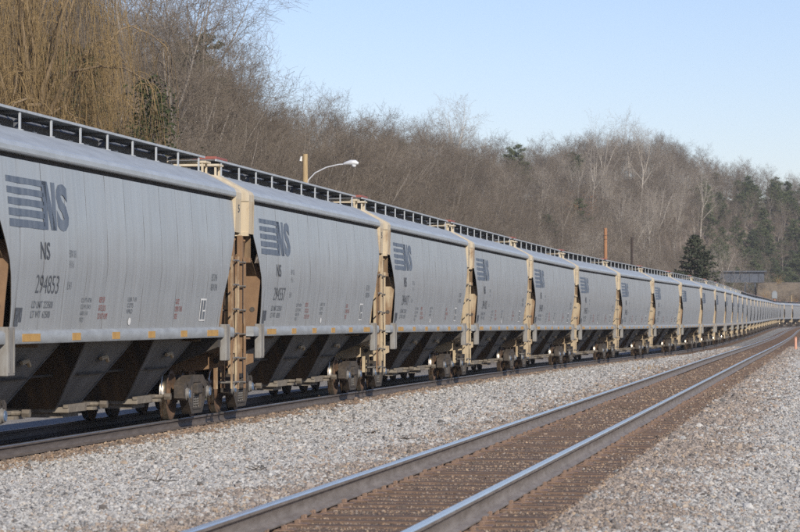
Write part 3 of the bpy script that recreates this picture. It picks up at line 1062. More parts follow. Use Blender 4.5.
PROTO['frame_r'] = side_frame_mesh(1)
PROTO['frame_l'] = side_frame_mesh(-1)
mb = MB()
mb.box(-.80, .80, -.19, .19, .50, .80, bev=.03)
mb.lathe_x([(-.02, 0), (-.02, .0)], 3)
mb.box(-.25, .25, -.25, .25, .80, .90)
for e in (-1, 1):                                     # brake beams with shoes
    mb.box(-.75, .75, e * .36 - .03, e * .36 + .03, .36, .42)
    for s in (-1, 1): mb.box(s * .75 - .05, s * .75 + .05, min(e * .37, e * .44), max(e * .37, e * .44), .30, .56)
PROTO['bolster'] = mb.mesh('truck', M['truck'])
mb = MB()
for i in range(3):
    y0 = (i - 1) * .20
    pts = []
    for k in range(37):
        a = 2 * math.pi * k / 7.2
        pts.append((.995 + .07 * math.cos(a), y0 + .07 * math.sin(a), .22 + .235 * k / 36))
    mb.tube(pts, .0175, 4)
PROTO['spring_r'] = mb.mesh('spring_nest', M['wear'], 60)

# roof top gear
RB0, RB1 = 4.90, 4.93
mb = MB()
for x0, x1 in ((.36, .868), (-.868, -.36)):
    mb.box(x0, x1, -8.6, 8.6, RB0, RB0 + .022)
PROTO['running_board'] = mb.mesh('running_board', M['grate'])
mb = MB()
for x in (.885, -.885): mb.box(x - .016, x + .016, -8.62, 8.62, RB0 - .012, RB1 - .004)
PROTO['edge_rail'] = mb.mesh('edge_rail', M['galv'])
mb = MB().box(.872, .898, -.028, .028, 4.58, RB0 - .03)
mb.box(.85, .93, -.05, .05, 4.59, 4.625)
PROTO['support_post'] = mb.mesh('support_post', M['galv'])
mb = MB()                                             # cross bearers beneath the boards
for i in range(10):
    y = -8.1 + i * 1.8
    mb.box(-.88, .88, y - .03, y + .03, RB0 - .05, RB0 - .006)
PROTO['bearers'] = mb.mesh('board_bearers', M['grate'])
mb = MB()
mb.extrude_poly([(-.345, 4.58), (-.345, 4.86), (-.27, 4.94), (.27, 4.94), (.345, 4.86), (.345, 4.58)], 'y', -2.45, 2.45)
for yy in (-2.2, -1.1, 0, 1.1, 2.2): mb.box(-.40, .40, yy - .03, yy + .03, 4.92, 4.965)
PROTO['hatch'] = mb.mesh('trough_hatch', M['grate'])
mb = MB()
for yy in (-2.2, -1.1, 0, 1.1, 2.2): mb.box(.34, .50, yy - .10, yy + .10, 4.66, 4.73)
PROTO['hatch_clamp'] = mb.mesh('hatch_clamps', M['white'])
mb = MB()
mb.box(-.98, .98, END - .42, END + .02, RB0 - .115, RB0 - .075)
for s in (-1, 1):
    for yy in (END - .38, END - .04): mb.box(s * .9 - .02, s * .9 + .02, yy - .02, yy + .02, 4.55, RB0 - .115)
PROTO['crossover'] = mb.mesh('crossover_platform', M['cream'])
mb = MB().box(.30, .78, -.55, .55, 4.95, 5.01, bev=.01)
for yy in (-.5, .5): mb.box(.36, .72, yy - .03, yy + .03, 4.915, 4.95)
PROTO['red_box'] = mb.mesh('red_hatch_box', M['redpaint'])


# lettering laid on the curved side
def wrap_side(me, off=.0055):
    bm = bmesh.new(); bm.from_mesh(me)
    zs_ = [v.co.z for v in bm.verts]
    z = math.floor(min(zs_) * 20) / 20
    while z < max(zs_):
        g = bm.verts[:] + bm.edges[:] + bm.faces[:]
        bmesh.ops.bisect_plane(bm, geom=g, plane_co=(0, 0, z), plane_no=(0, 0, 1))
        z += .06
    for v in bm.verts: v.co.x = float(half_w(v.co.z)) + off + .004
    bm.to_mesh(me); bm.free()
    return me


def text_mesh(body, size, y, z, mat, width=None, bold=0.0, shear=0.0, space=1.0):
    cu = bpy.data.curves.new('lettering', 'FONT')
    cu.body = body; cu.size = 1.0; cu.offset = bold; cu.shear = shear; cu.space_character = space
    cu.resolution_u = 3
    o = bpy.data.objects.new('lettering', cu)
    COL.objects.link(o)
    bpy.context.view_layer.update()
    me = bpy.data.meshes.new_from_object(o.evaluated_get(bpy.context.evaluated_depsgraph_get()))
    bpy.data.objects.remove(o); bpy.data.curves.remove(cu)
    co = np.zeros(len(me.vertices) * 3, np.float32); me.vertices.foreach_get('co', co); co = co.reshape(-1, 3)
    x0, x1, y0, y1 = co[:, 0].min(), co[:, 0].max(), co[:, 1].min(), co[:, 1].max()
    sy = size / (y1 - y0); sx = (width / (x1 - x0)) if width else sy
    out = np.stack([np.full(len(co), 1.5), y + (co[:, 0] - x0) * sx, z + (co[:, 1] - y0) * sy], -1)
    me.vertices.foreach_set('co', out.astype(np.float32).ravel())
    me.materials.clear(); me.materials.append(mat)
    me.update()
    return me


def logo_mesh():
    mb = MB()
    z0, z1 = 3.12, 3.81
    y0 = -7.60
    h = (z1 - z0)
    for i in range(5):                                # speed bars, flush with the letter N on their right
        zt = z1 - i * h * .2125
        b = h * (.125 + .008 * i)
        mb.add([(1.5, y0 + .02 * i, zt - b), (1.5, y0 + 1.95, zt - b), (1.5, y0 + 1.95, zt), (1.5, y0 + .02 * i, zt)], [(0, 1, 2, 3)])
    yn = y0 + 1.88
    mb.add([(1.5, yn, z0), (1.5, yn + .24, z0), (1.5, yn + .24, z1), (1.5, yn, z1)], [(0, 1, 2, 3)])
    mb.add([(1.5, yn + .50, z0), (1.5, yn + .72, z0), (1.5, yn + .72, z1), (1.5, yn + .50, z1)], [(0, 1, 2, 3)])
    mb.add([(1.501, yn + .05, z1), (1.501, yn + .30, z1), (1.501, yn + .66, z0), (1.501, yn + .42, z0)], [(0, 1, 2, 3)])
    me = mb.mesh('logo', M['logo'])
    s = text_mesh('S', h, yn + .76, z0, M['logo'], .68, .045)
    bm = bmesh.new(); bm.from_mesh(me); bm.from_mesh(s); bm.to_mesh(me); bm.free()
    bpy.data.meshes.remove(s)
    return wrap_side(me)


PROTO['logo'] = logo_mesh()
PROTO['mark'] = wrap_side(text_mesh('NS', .25, -5.92, 2.69, M['black'], .52, .01))
PROTO['capy'] = wrap_side(text_mesh('LD LMT 223500\nLT WT  62500', .24, -6.15, 1.86, M['stencil'], 1.15, .006))
PROTO['dims'] = wrap_side(text_mesh('EXW 10 8\nH 11 6\n\nIL 54 3', .58, -4.28, 2.28, M['stencil'], .38))
PROTO['cuft'] = wrap_side(text_mesh('CU FT 4750\nCU M 134.5\nAAR 114\nPKD', .36, -3.35, 1.80, M['stencil'], .62))
PROTO['redtext'] = wrap_side(text_mesh('KEEP OFF\nGATE LOCK\nDO NOT HUMP', .34, -2.25, 1.84, M['redpaint'], .62))
PROTO['redtext2'] = wrap_side(text_mesh('GATE\nOPEN THIS\nSIDE', .34, 3.2, 1.84, M['redpaint'], .55))
PROTO['smalltext'] = wrap_side(text_mesh('LUB 7 03\nCOTS\nRPKD', .26, -.35, 1.93, M['stencil'], .6))
PROTO['endtext'] = wrap_side(text_mesh('BLT 8 96\nNEW 8 96', .30, 6.0, 2.35, M['stencil'], .55))
def plate(name, rects, mat, off):
    mb_ = MB()
    for (y0, y1, z0, z1) in rects: mb_.add([(1.5, y0, z0), (1.5, y1, z0), (1.5, y1, z1), (1.5, y0, z1)], [(0, 1, 2, 3)])
    return wrap_side(mb_.mesh(name, mat), off)


PROTO['stencil_box'] = plate('stencil_plate', [(5.25, 5.75, 1.80, 2.20)], M['white'], .004)
PROTO['stencil_edge'] = plate('stencil_lines', [(5.31, 5.47, 1.83, 2.17), (5.52, 5.70, 1.83, 1.97), (5.52, 5.70, 2.00, 2.17)], M['stencil'], .008)
PROTO['tag_plate'] = plate('identification_plate', [(-6.98, -6.78, 1.74, 2.0), (-6.76, -6.62, 1.80, 2.0)], M['black'], .004)
PROTO['tag_lines'] = plate('identification_lines', [(-6.93, -6.88, 1.90, 1.95), (-6.86, -6.82, 1.80, 1.85), (-6.72, -6.68, 1.86, 1.93)], M['stencil'], .008)
PROTO['disc'] = wrap_side(MB().add([(1.5, -.10 + .10 * math.cos(a), 1.80 + .06 * math.sin(a)) for a in np.linspace(0, 6.283, 13)[:-1]], [tuple(range(12))]).mesh('white_disc', M['white']), .005)
PROTO['five'] = text_mesh('5', .15, 8.45, 3.85, M['black'], .15, .01)
for v in PROTO['five'].vertices: v.co.x = 1.5755

ORD = ['nearest', 'second', 'third', 'fourth', 'fifth', 'sixth', 'seventh', 'eighth', 'ninth', 'tenth', 'eleventh', 'twelfth', 'thirteenth', 'fourteenth', 'fifteenth', 'sixteenth', 'seventeenth', 'eighteenth', 'nineteenth', 'twentieth', 'twenty-first', 'twenty-second', 'twenty-third', 'twenty-fourth', 'twenty-fifth', 'twenty-sixth', 'twenty-seventh', 'twenty-eighth', 'twenty-ninth', 'thirtieth', 'thirty-first', 'thirty-second', 'thirty-third', 'thirty-fourth']
NUMBERS = ['294853', '294557', '294417', '294102', '294690', '294335']


def car(t_center, idx, detail):
    def P(t): return Vector((-float(C2(t)), t, float(Z2(t))))
    a, b = P(t_center - 7.05), P(t_center + 7.05)
    d = (b - a)
    rz = math.atan2(-d.x, d.y)
    rx = math.atan2(d.z, math.hypot(d.x, d.y))
    root = empty('covered_hopper_car', (a + b) / 2, rz, rx)
    if idx == 0: lab = 'nearest grey covered hopper car, numbered 294853, cut by the left edge'
    elif idx < 14: lab = 'grey covered hopper car with tan ends, %s in the train from the camera' % ORD[idx]
    elif t_center < 560: lab = 'small distant grey hopper car, %s in the train from the camera' % ORD[idx]
    else: lab = 'tiny grey hopper car on the far bend, %s from the camera' % ORD[idx]
    tag(root, lab, 'hopper car', 'covered hopper cars coupled in the train')
    r = random.Random(100 + idx)
    tone = (.05, .0, .12, .30, .1, .45, .2, .0)[idx] if idx < 8 else r.random() * .5
    if detail >= 2:
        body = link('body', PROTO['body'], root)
        for k in range(NPAN): link('side_panel', PROTO['panel%d' % k], body)['tone'] = tone
    else:
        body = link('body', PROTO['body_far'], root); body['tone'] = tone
    link('roof', PROTO['roof'], root)
    for s in (0, math.pi):
        link('roof_end', PROTO['roof_end'], root, rot=(0, 0, s))
        link('end_wall', PROTO['end_wall'], root, rot=(0, 0, s))
        link('slope_sheet', PROTO['slope_sheet'], root, rot=(0, 0, s))
        rusty = .95 if (idx, s > 0) == (1, True) else .75 if idx == 0 else r.uniform(.05, .45)
        link('corner_posts', PROTO['corner_post'], root, rot=(0, 0, s))['rusty'] = rusty
        link('end_sill', PROTO['end_sill'], root, rot=(0, 0, s))['rusty'] = rusty
        if detail >= 1:
            link('end_bulkhead', PROTO['end_bulkhead'], root, rot=(0, 0, s))['rusty'] = rusty + .25
            link('coupler', PROTO['coupler'], root, rot=(0, 0, s))
            ld = link('ladder', PROTO['ladder'], root, rot=(0, 0, s)); ld['rusty'] = rusty - .15
            if detail >= 2:
                for k in range(6):
                    link('rung', PROTO['rung'], ld, (0, 0, .62 + k * .46))
                    if s: link('rung', PROTO['rung'], ld, (-2.53, 0, .62 + k * .46))
            link('crossover_platform', PROTO['crossover'], root, rot=(0, 0, s))
    sl = link('side_sill', PROTO['side_sill'], root)
    link('side_sill', PROTO['side_sill'], root, rot=(0, 0, math.pi))
    if detail >= 1:
        for y in (-3.75, -1.25, 1.25, 3.75): link('reflector', PROTO['reflector'], sl, (0, y, 0))
        for y in (-6.3, 6.2): link('reflector', PROTO['reflector_long'], sl, (0, y, 0))
        for y in (-7.45, 7.45): link('jacking_bracket', PROTO['jacking_bracket'], root, (0, y, 0))
        sld = link('side_ladder', PROTO['side_ladder'], root); sld['rusty'] = rusty - .1
        if detail >= 2:
            for k in range(6): link('rung', PROTO['side_rung'], sld, (0, 0, .64 + k * .46))
    link('center_sill', PROTO['center_sill'], root)
    for y in (-4.8, 0, 4.8):
        by = link('hopper_bay', PROTO['bay'], root, (0, y, 0))
        if detail >= 1:
            link('outlet_gate', PROTO['gate'], by)
        if detail >= 2: link('bay_latch', PROTO['latch'], by)
    for y in (-7.05, 7.05):
        tk = link('truck', PROTO['bolster'], root, (0, y, 0))
        link('side_frame', PROTO['frame_r'], tk)
        if detail >= 1: link('side_frame', PROTO['frame_l'], tk)
        if detail >= 2:
            link('spring_nest', PROTO['spring_r'], tk)
        for e in (-1, 1):
            for s in (0, math.pi):
                link('wheel', PROTO['wheel'], tk, (0, e * WB, .452), (r.uniform(0, 6) if s == 0 else 0, 0, s))
            if detail >= 1:
                link('axle', PROTO['axle'], tk, (0, e * WB, .452))
                link('bearing', PROTO['bearing'], tk, (0, e * WB, .475))
            if detail >= 2: link('bearing_cap', PROTO['bearing_cap'], tk, (0, e * WB, .475))
    rb = link('running_board', PROTO['running_board'], root)
    link('edge_rail', PROTO['edge_rail'], rb)
    if detail >= 1:
        link('board_bearers', PROTO['bearers'], rb)
        for k in range(10):
            link('support_post', PROTO['support_post'], rb, (0, -8.1 + k * 1.8, 0))
            if detail >= 2: link('support_post', PROTO['support_post'], rb, (-1.77, -8.1 + k * 1.8, 0))
    for y in (-5.35, 0, 5.35):
        h = link('trough_hatch', PROTO['hatch'], root, (0, y, 0))
        if detail >= 1: link('hatch_clamps', PROTO['hatch_clamp'], h)
    link('red_hatch_box', PROTO['red_box'], root, (0, -7.5, 0))
    if detail >= 1:
        link('logo', PROTO['logo'], root)
    if detail >= 2:
        for nm in ('reporting_mark:mark', 'load_limit_lettering:capy', 'dimension_lettering:dims', 'capacity_lettering:cuft', 'warning_lettering:redtext', 'gate_lettering:redtext2',
                   'maintenance_lettering:smalltext', 'built_date_lettering:endtext', 'stencil_plate:stencil_box', 'stencil_lines:stencil_edge', 'identification_plate:tag_plate', 'identification_lines:tag_lines', 'white_disc:disc', 'end_mark:five'):
            a_, b_ = nm.split(':')
            link(a_, PROTO[b_], root)
        num = NUMBERS[idx % len(NUMBERS)]
        key = 'num' + num
        if key not in PROTO:
            PROTO[key] = wrap_side(text_mesh(num, .26, -6.06, 2.21, M['black'], 1.28, -.006))
        link('car_number', PROTO[key], root)
    return root


T_COUPLER0 = 56.4        # coupling between the first and the second car
N_CARS = 33
for i in range(N_CARS):
    tc = T_COUPLER0 - L_CAR / 2 + i * L_CAR
    car(tc, i, 2 if i < 8 else (1 if i < 15 else 0))


# ------------------------------------------------------------------ trees
class Segs:
    def __init__(self): self.a = []; self.b = []; self.ra = []; self.rb = []
    def add(self, p, q, r0, r1): self.a.append(p); self.b.append(q); self.ra.append(r0); self.rb.append(r1)

    def mesh(self, name, mat, sides=3):
        A = np.array(self.a, float); B = np.array(self.b, float); ra = np.array(self.ra); rb = np.array(self.rb)
        d = B - A; d /= np.maximum(np.linalg.norm(d, axis=1, keepdims=True), 1e-6)
        ref = np.where(np.abs(d[:, 2:3]) < .9, np.array([[0, 0, 1.]]), np.array([[1., 0, 0]]))
        u = np.cross(d, ref); u /= np.linalg.norm(u, axis=1, keepdims=True)
        v = np.cross(u, d)
        n = len(A); k = sides
        V = np.zeros((n, 2 * k, 3))
        for i in range(k):
            t = 2 * math.pi * i / k
            off = u * math.cos(t) + v * math.sin(t)
            V[:, i] = A + off * ra[:, None]
            V[:, k + i] = B + off * rb[:, None]
        base = (np.arange(n) * 2 * k)[:, None]
        Q = []
        for i in range(k):
            Q.append(base + np.array([[i, (i + 1) % k, k + (i + 1) % k, k + i]]))
        Q = np.concatenate(Q)
        return fast_mesh(name, V.reshape(-1, 3), quads=Q, mats=[mat])


def rot_about(d, ax, ang):
    return Matrix.Rotation(ang, 3, ax) @ d


def bare_tree(seed, H, kind='oak', pale=False, twig_r=.0095, dense=1.0):
    r = random.Random(seed)
    trunk = Segs(); crown = Segs()
    spread = {'oak': 1.0, 'tall': .62, 'vase': .8}[kind]

    def perp(d):
        a = d.cross(Vector((0, 0, 1)))
        if a.length < .05: a = Vector((1, 0, 0))
        return a.normalized()

    def branch(p, d, length, rad, level, up=None):
        nseg = (5, 6, 4, 3, 2)[level]
        pts = [p.copy()]; rads = [rad]
        q = p.copy(); dd = d.copy()
        for i in range(nseg):
            wob = (.06, .13, .20, .26, .3)[level]
            dd = (dd + Vector((r.uniform(-wob, wob), r.uniform(-wob, wob), r.uniform(-wob, wob) + (.0, .06, .05, .03, .02)[level]))).normalized()
            q = q + dd * (length / nseg)
            pts.append(q.copy()); rads.append(max(twig_r * .7, rad * (1 - (.40, .85, .85, .8, .7)[level] * (i + 1) / nseg)))
        tgt = trunk if level <= 1 else crown
        for i in range(nseg): tgt.add(pts[i], pts[i + 1], rads[i], rads[i + 1])
        if level >= 4: return
        if level == 0:
            nl = {'oak': 9, 'tall': 8, 'vase': 7}[kind]
            for c in range(nl):
                t = {'oak': .50, 'tall': .60, 'vase': .70}[kind]
                t = 1.0 if c >= nl - 4 else t + (1 - t) * c / (nl - 4)
                f = t * nseg; i = min(nseg - 1, int(f))
                bp = pts[i].lerp(pts[i + 1], f - i)
                top = c >= nl - 4
                ang = (r.uniform(.12, .60) if top else r.uniform(.75, 1.15)) * {'oak': 1.0, 'tall': .72, 'vase': .85}[kind]
                az = c * 2.4 + r.uniform(-.4, .4)
                nd = Vector((math.cos(az) * math.sin(ang), math.sin(az) * math.sin(ang), math.cos(ang)))
                ll = H * {'oak': .50, 'tall': .46, 'vase': .58}[kind] * (r.uniform(.85, 1.08) if top else r.uniform(.62, .85))
                branch(bp, nd, ll, rads[i] * (.62 if top else .42), 1)
            return
        nchild = (0, 8, 6, int(4 * dense + .5))[level]
        t0 = (0, .25, .15, .1)[level]
        for c in range(nchild):
            t = t0 + (1 - t0) * (c + r.random()) / nchild
            f = t * nseg; i = min(nseg - 1, int(f))
            bp = pts[i].lerp(pts[i + 1], f - i)
            bd = (pts[i + 1] - pts[i]).normalized()
            ang = r.uniform(.5, 1.0)
            nd = rot_about(bd, perp(bd), ang)
            nd = rot_about(nd, bd, r.uniform(0, 6.283))
            ratio = (0, .50 * (1.15 - .45 * t), .52, .50)[level] * r.uniform(.75, 1.2)
            rr = max(twig_r, rads[i] * .5)
            if level >= 2: rr = max(twig_r, min(rr, .03))
            branch(bp, nd, length * ratio, rr, level + 1)

    branch(Vector((0, 0, -.3)), Vector((r.uniform(-.08, .08), r.uniform(-.08, .08), 1)), H * {'oak': .44, 'tall': .55, 'vase': .36}[kind], H * .0125 + .03, 0)
    tm = trunk.mesh('trunk', M['bark_pale'] if pale else M['bark'], 5)
    cm = crown.mesh('crown', M['twig_pale'] if pale else M['twig'])
    return tm, cm


def leaf_cards(r, centers, dirs, size, n_each, spread, mat, name, flat=.5, droop=0.0):
    """many small pointed needle sprays (thin kites) spread round the given centres"""
    C = np.repeat(np.array(centers), n_each, 0)
    n = len(C)
    off = r.normal(0, 1, (n, 3)) * np.array([spread, spread, spread * flat])
    P = C + off
    D = r.normal(0, 1, (n, 3)) + np.repeat(np.array(dirs), n_each, 0) * 1.3
    D[:, 2] -= droop
    D /= np.linalg.norm(D, axis=1, keepdims=True)
    W = np.cross(D, r.normal(0, 1, (n, 3))); W /= np.linalg.norm(W, axis=1, keepdims=True)
    L = size * r.uniform(.6, 1.4, (n, 1)); w = L * r.uniform(.16, .30, (n, 1))
    V = np.stack([P - D * L * .5, P + W * w, P + D * L * .5, P - W * w], 1).reshape(-1, 3)
    Q = np.arange(n * 4).reshape(-1, 4)
    return fast_mesh(name, V, quads=Q, mats=[mat])


def pine(seed, H, shape='pine', mat=None, bare=.35, wide=.27, fine=False):
    r = np.random.default_rng(seed)
    tr = Segs()
    n = 8
    lean = r.normal(0, .015, 2)
    P = [Vector((lean[0] * H * (i / n) ** 2 * 3, lean[1] * H * (i / n) ** 2 * 3, -.3 + (H + .3) * i / n)) for i in range(n + 1)]
    R0 = .012 * H + .05
    for i in range(n): tr.add(P[i], P[i + 1], R0 * (1 - i / n) + .015, R0 * (1 - (i + 1) / n) + .015)
    cs = []; ds = []
    z = H * bare
    while z < H * .985:
        f = min(1.0, max(0.0, (z / H - bare) / (1 - bare)))
        if shape == 'spruce': rad = H * wide * (1 - f) ** .9 + .15
        else: rad = H * .25 * (1 - f ** 2.2) * r.uniform(.55, 1.25) * min(1, .6 + f * 1.6) + .35
        base = P[0].lerp(P[-1], z / H)
        for k in range(int(r.integers(2, 5) if shape == 'pine' else r.integers(6, 9))):
            a = r.uniform(0, 6.283)
            ln = rad * r.uniform(.7, 1.15)
            up = r.uniform(-.25, .65) if shape == 'pine' else r.uniform(-.35, -.05) + .5 * f
            tip = base + Vector((math.cos(a) * ln, math.sin(a) * ln, up * ln))
            tr.add(base, tip, .012 + .02 * (1 - f), .008)
            m = max(2, int(ln / .38))
            for j in range(m):
                w = .35 + .65 * (j + 1) / m if shape == 'pine' else .12 + .88 * (j + 1) / m
                c = base.lerp(tip, w)
                cs.append((c.x, c.y, c.z)); ds.append((math.cos(a), math.sin(a), .15 if shape == 'pine' else -.25))
        z += (H * .036 if shape == 'pine' else H * .032) * r.uniform(.7, 1.3)
    tm = tr.mesh('trunk', M['bark_dark'], 5)
    if fine:
        return tm, leaf_cards(r, cs, ds, .14, 16, .27, mat, 'crown', .8)
    cm = leaf_cards(r, cs, ds, (.38 if shape == 'pine' else .30), (22 if shape == 'pine' else 12), (.32 if shape == 'pine' else .17), mat or M['needle'], 'crown', .55)
    return tm, cm


def plant_tree(name, tm, cm, X, t, label, cat='tree', group=None, scale=1.0, rz=0.0, z=None, lean=0.0, cname='crown'):
    zz = float(max(hill_z(t, X), ground_z(min(t, 725), X) if X < 60 and np.hypot(t, X) < TOE(np.degrees(np.arctan2(X, t))) else -9)) if z is None else z
    e = empty(name, (-X, t, zz - .1), rz)
    e.rotation_euler = (lean, 0, rz)
    e.scale = (scale, scale, scale * 1.0)
    link('trunk', tm, e); link(cname, cm, e)
    tag(e, label, cat, group)
    return e


def at(u, D):
    """a spot D metres deep seen u pixels across the 800 px frame -> (X, t)"""
    X = (830.0 - u) * D * math.cos(YAW) / F_PX
    t = (D - X * math.sin(YAW)) / math.cos(YAW)
    return X, t


TREES = []
for i, (k, h, dn) in enumerate((('oak', 12, 1), ('oak', 13, 1), ('tall', 13.5, 1), ('tall', 12.5, 1), ('vase', 11.5, 1.2), ('oak', 10.5, 1.2), ('vase', 12, 1), ('tall', 14, 1))):
    TREES.append(bare_tree(300 + i, h, k, dense=dn))
PALE = [bare_tree(401, 16, 'vase', True), bare_tree(402, 17, 'tall', True), bare_tree(403, 15, 'oak', True)]

PINES = [pine(501, 11.5, bare=.2), pine(502, 13, bare=.28), pine(503, 10, bare=.15), pine(504, 12, bare=.22)]


def scatter_spots(n_target, amin, amax, lo, hi, mind, seed):
    r = np.random.default_rng(seed)
    out = []
    grid = {}
    tries = 0
    while len(out) < n_target and tries < n_target * 60:
        tries += 1
        a = r.uniform(amin, amax)
        toe, rd = float(TOE(a)), float(RDG(a))
        s = r.uniform(lo, hi)
        d = toe + s * (rd - toe)
        if r.random() > d / 900: continue
        md = mind * (.72 + .28 * min(1, d / 500))
        t, X = d * math.cos(math.radians(a)), d * math.sin(math.radians(a))
        key = (int(t // 8), int(X // 8))
        ok = True
        for i in (-1, 0, 1):
            for j in (-1, 0, 1):
                for (tt, xx) in grid.get((key[0] + i, key[1] + j), ()):
                    if (tt - t) ** 2 + (xx - X) ** 2 < md * md: ok = False
        if ok:
            grid.setdefault(key, []).append((t, X)); out.append((d, a, t, X, s))
    out.sort()
    return out


def wood_label(X, t, s, kind='leafless tree'):
    D = t * math.cos(YAW) + X * math.sin(YAW)
    u = 830 - X * F_PX / (D * math.cos(YAW))
    where = ('beyond the left edge' if u < 0 else 'behind the willow' if u < 165 else 'left of the street lamp' if u < 290 else 'above the street lamp arm' if u < 380 else 'left of the tall lone pine' if u < 500 else
             'between lone pine and orange pole' if u < 600 else 'between orange pole and spruce' if u < 680 else 'behind the spruce' if u < 720 else 'above the girder bridge' if u < 765 else 'right of the girder bridge')
    row = 'at the foot of the slope' if s < .3 else 'halfway up the slope' if s < .75 else 'near the crest'
    return '%s %s, %s' % (kind, row, where)


spots = scatter_spots(1750, -1.2, 17.5, -.06, 1.12, 4.1, 71)
# the stretch right of the bridge carries mostly pines; the rest is bare hardwood
r = random.Random(9)
n_ind = 0
mass = []; pine_mass = []
for (d, a, t, X, s) in spots:
    if a < 2.6 and .05 < s < .95 and r.random() < (.62 if a < 1.75 else .16):
        pine_mass.append((d, a, t, X, s)); continue
    if n_ind < 290:
        k = r.randrange(len(TREES))
        tm, cm = TREES[k]
        plant_tree('bare_tree', tm, cm, X, t, wood_label(X, t, s, ('broad-crowned', 'broad-crowned', 'slender', 'slender', 'spreading', 'low bushy', 'spreading', 'tall slender')[k] + ' leafless tree'), 'tree', 'leafless trees on the wooded hillside', r.uniform(.62, .95), r.uniform(0, 6.28), lean=r.uniform(-.04, .04))
        n_ind += 1
    else: mass.append((t, X))
for i, (d, a, t, X, s) in enumerate(pine_mass):
    tm, cm = PINES[i % 4]
    plant_tree('pine_tree', tm, cm, X, t, wood_label(X, t, s, ('pointed', 'tall', 'low bushy', 'ragged')[i % 4] + ' green pine'), 'tree', 'pines on the right-hand slope', r.uniform(.55, .95), r.uniform(0, 6.28))



def scatter_object(name, pts, sources, label, cat, smin, smax, seed):
    """one mass object: points that carry instances of the given (trunk, crown) pairs"""
    r = np.random.default_rng(seed)
    me = bpy.data.meshes.new(name)
    me.vertices.add(len(pts)); me.vertices.foreach_set('co', np.array(pts, np.float32).ravel())
    a = me.attributes.new('size', 'FLOAT', 'POINT'); a.data.foreach_set('value', r.uniform(smin, smax, len(pts)).astype(np.float32))
    rot = np.zeros((len(pts), 3), np.float32); rot[:, 2] = r.uniform(0, 6.28, len(pts)); rot[:, 0] = r.normal(0, .03, len(pts))
    a = me.attributes.new('rot', 'FLOAT_VECTOR', 'POINT'); a.data.foreach_set('vector', rot.ravel())
    o = link(name, me); tag(o, label, cat, kind='stuff')
    ng = bpy.data.node_groups.new('scatter_' + name, 'GeometryNodeTree')
    ng.interface.new_socket('Geometry', in_out='INPUT', socket_type='NodeSocketGeometry')
    ng.interface.new_socket('Geometry', in_out='OUTPUT', socket_type='NodeSocketGeometry')
    N = ng.nodes; L = ng.links
    gi = N.new('NodeGroupInput'); go = N.new('NodeGroupOutput')
    m2p = N.new('GeometryNodeMeshToPoints'); L.new(gi.outputs[0], m2p.inputs['Mesh'])
    join = N.new('GeometryNodeJoinGeometry')
    for src in sources:
        j2 = N.new('GeometryNodeJoinGeometry')
        for ob in src:
            oi = N.new('GeometryNodeObjectInfo'); oi.inputs['Object'].default_value = ob; oi.transform_space = 'ORIGINAL'
            L.new(oi.outputs['Geometry'], j2.inputs[0])
        g2i = N.new('GeometryNodeGeometryToInstance'); L.new(j2.outputs[0], g2i.inputs[0]); L.new(g2i.outputs[0], join.inputs[0])
    iop = N.new('GeometryNodeInstanceOnPoints')
    L.new(m2p.outputs[0], iop.inputs['Points']); L.new(join.outputs[0], iop.inputs['Instance'])
    iop.inputs['Pick Instance'].default_value = True
    na = N.new('GeometryNodeInputNamedAttribute'); na.data_type = 'FLOAT'; na.inputs['Name'].default_value = 'size'
    nr_ = N.new('GeometryNodeInputNamedAttribute'); nr_.data_type = 'FLOAT_VECTOR'; nr_.inputs['Name'].default_value = 'rot'
    e2r = N.new('FunctionNodeEulerToRotation')
    L.new(nr_.outputs['Attribute'], e2r.inputs[0]); L.new(e2r.outputs[0], iop.inputs['Rotation'])
    L.new(na.outputs['Attribute'], iop.inputs['Scale'])
    L.new(iop.outputs[0], go.inputs[0])
    md = o.modifiers.new('scatter', 'NODES'); md.node_group = ng
    return o


def find_pairs(name, meshes):
    out = []
    for tm, cm in meshes:
        a = [o for o in bpy.data.objects if o.data is tm][:1]; b = [o for o in bpy.data.objects if o.data is cm][:1]
        if a and b: out.append((a[0], b[0]))
    return out


pts = [(-X, t, float(hill_z(t, X)) - .1) for (t, X) in mass]
scatter_object('bare_woods', pts, find_pairs('bare_tree', TREES), 'far mass of leafless woods on the upper hillside', 'woods', .60, .92, 3)


# pale sycamores and other trees that stand out
def sprig(seed, H, n, mat, name='underbrush'):
    r = random.Random(seed)
    s = Segs()
    for i in range(n):
        p = Vector((r.gauss(0, .55), r.gauss(0, .55), -.1))
        d = Vector((r.gauss(0, .22), r.gauss(0, .22), 1)).normalized()
        h = H * r.uniform(.45, 1.0)
        q = p
        for k in range(4):
            d = (d + Vector((r.gauss(0, .12), r.gauss(0, .12), 0))).normalized()
            q2 = q + d * h / 4
            s.add(q, q2, .014 * (1 - k * .2), .014 * (1 - (k + 1) * .2))
            for j in range(3):
                dd = (d + Vector((r.gauss(0, .7), r.gauss(0, .7), r.uniform(0, .5)))).normalized()
                s.add(q2, q2 + dd * h * r.uniform(.12, .28), .008, .004)
            q = q2
    return s.mesh(name, mat)


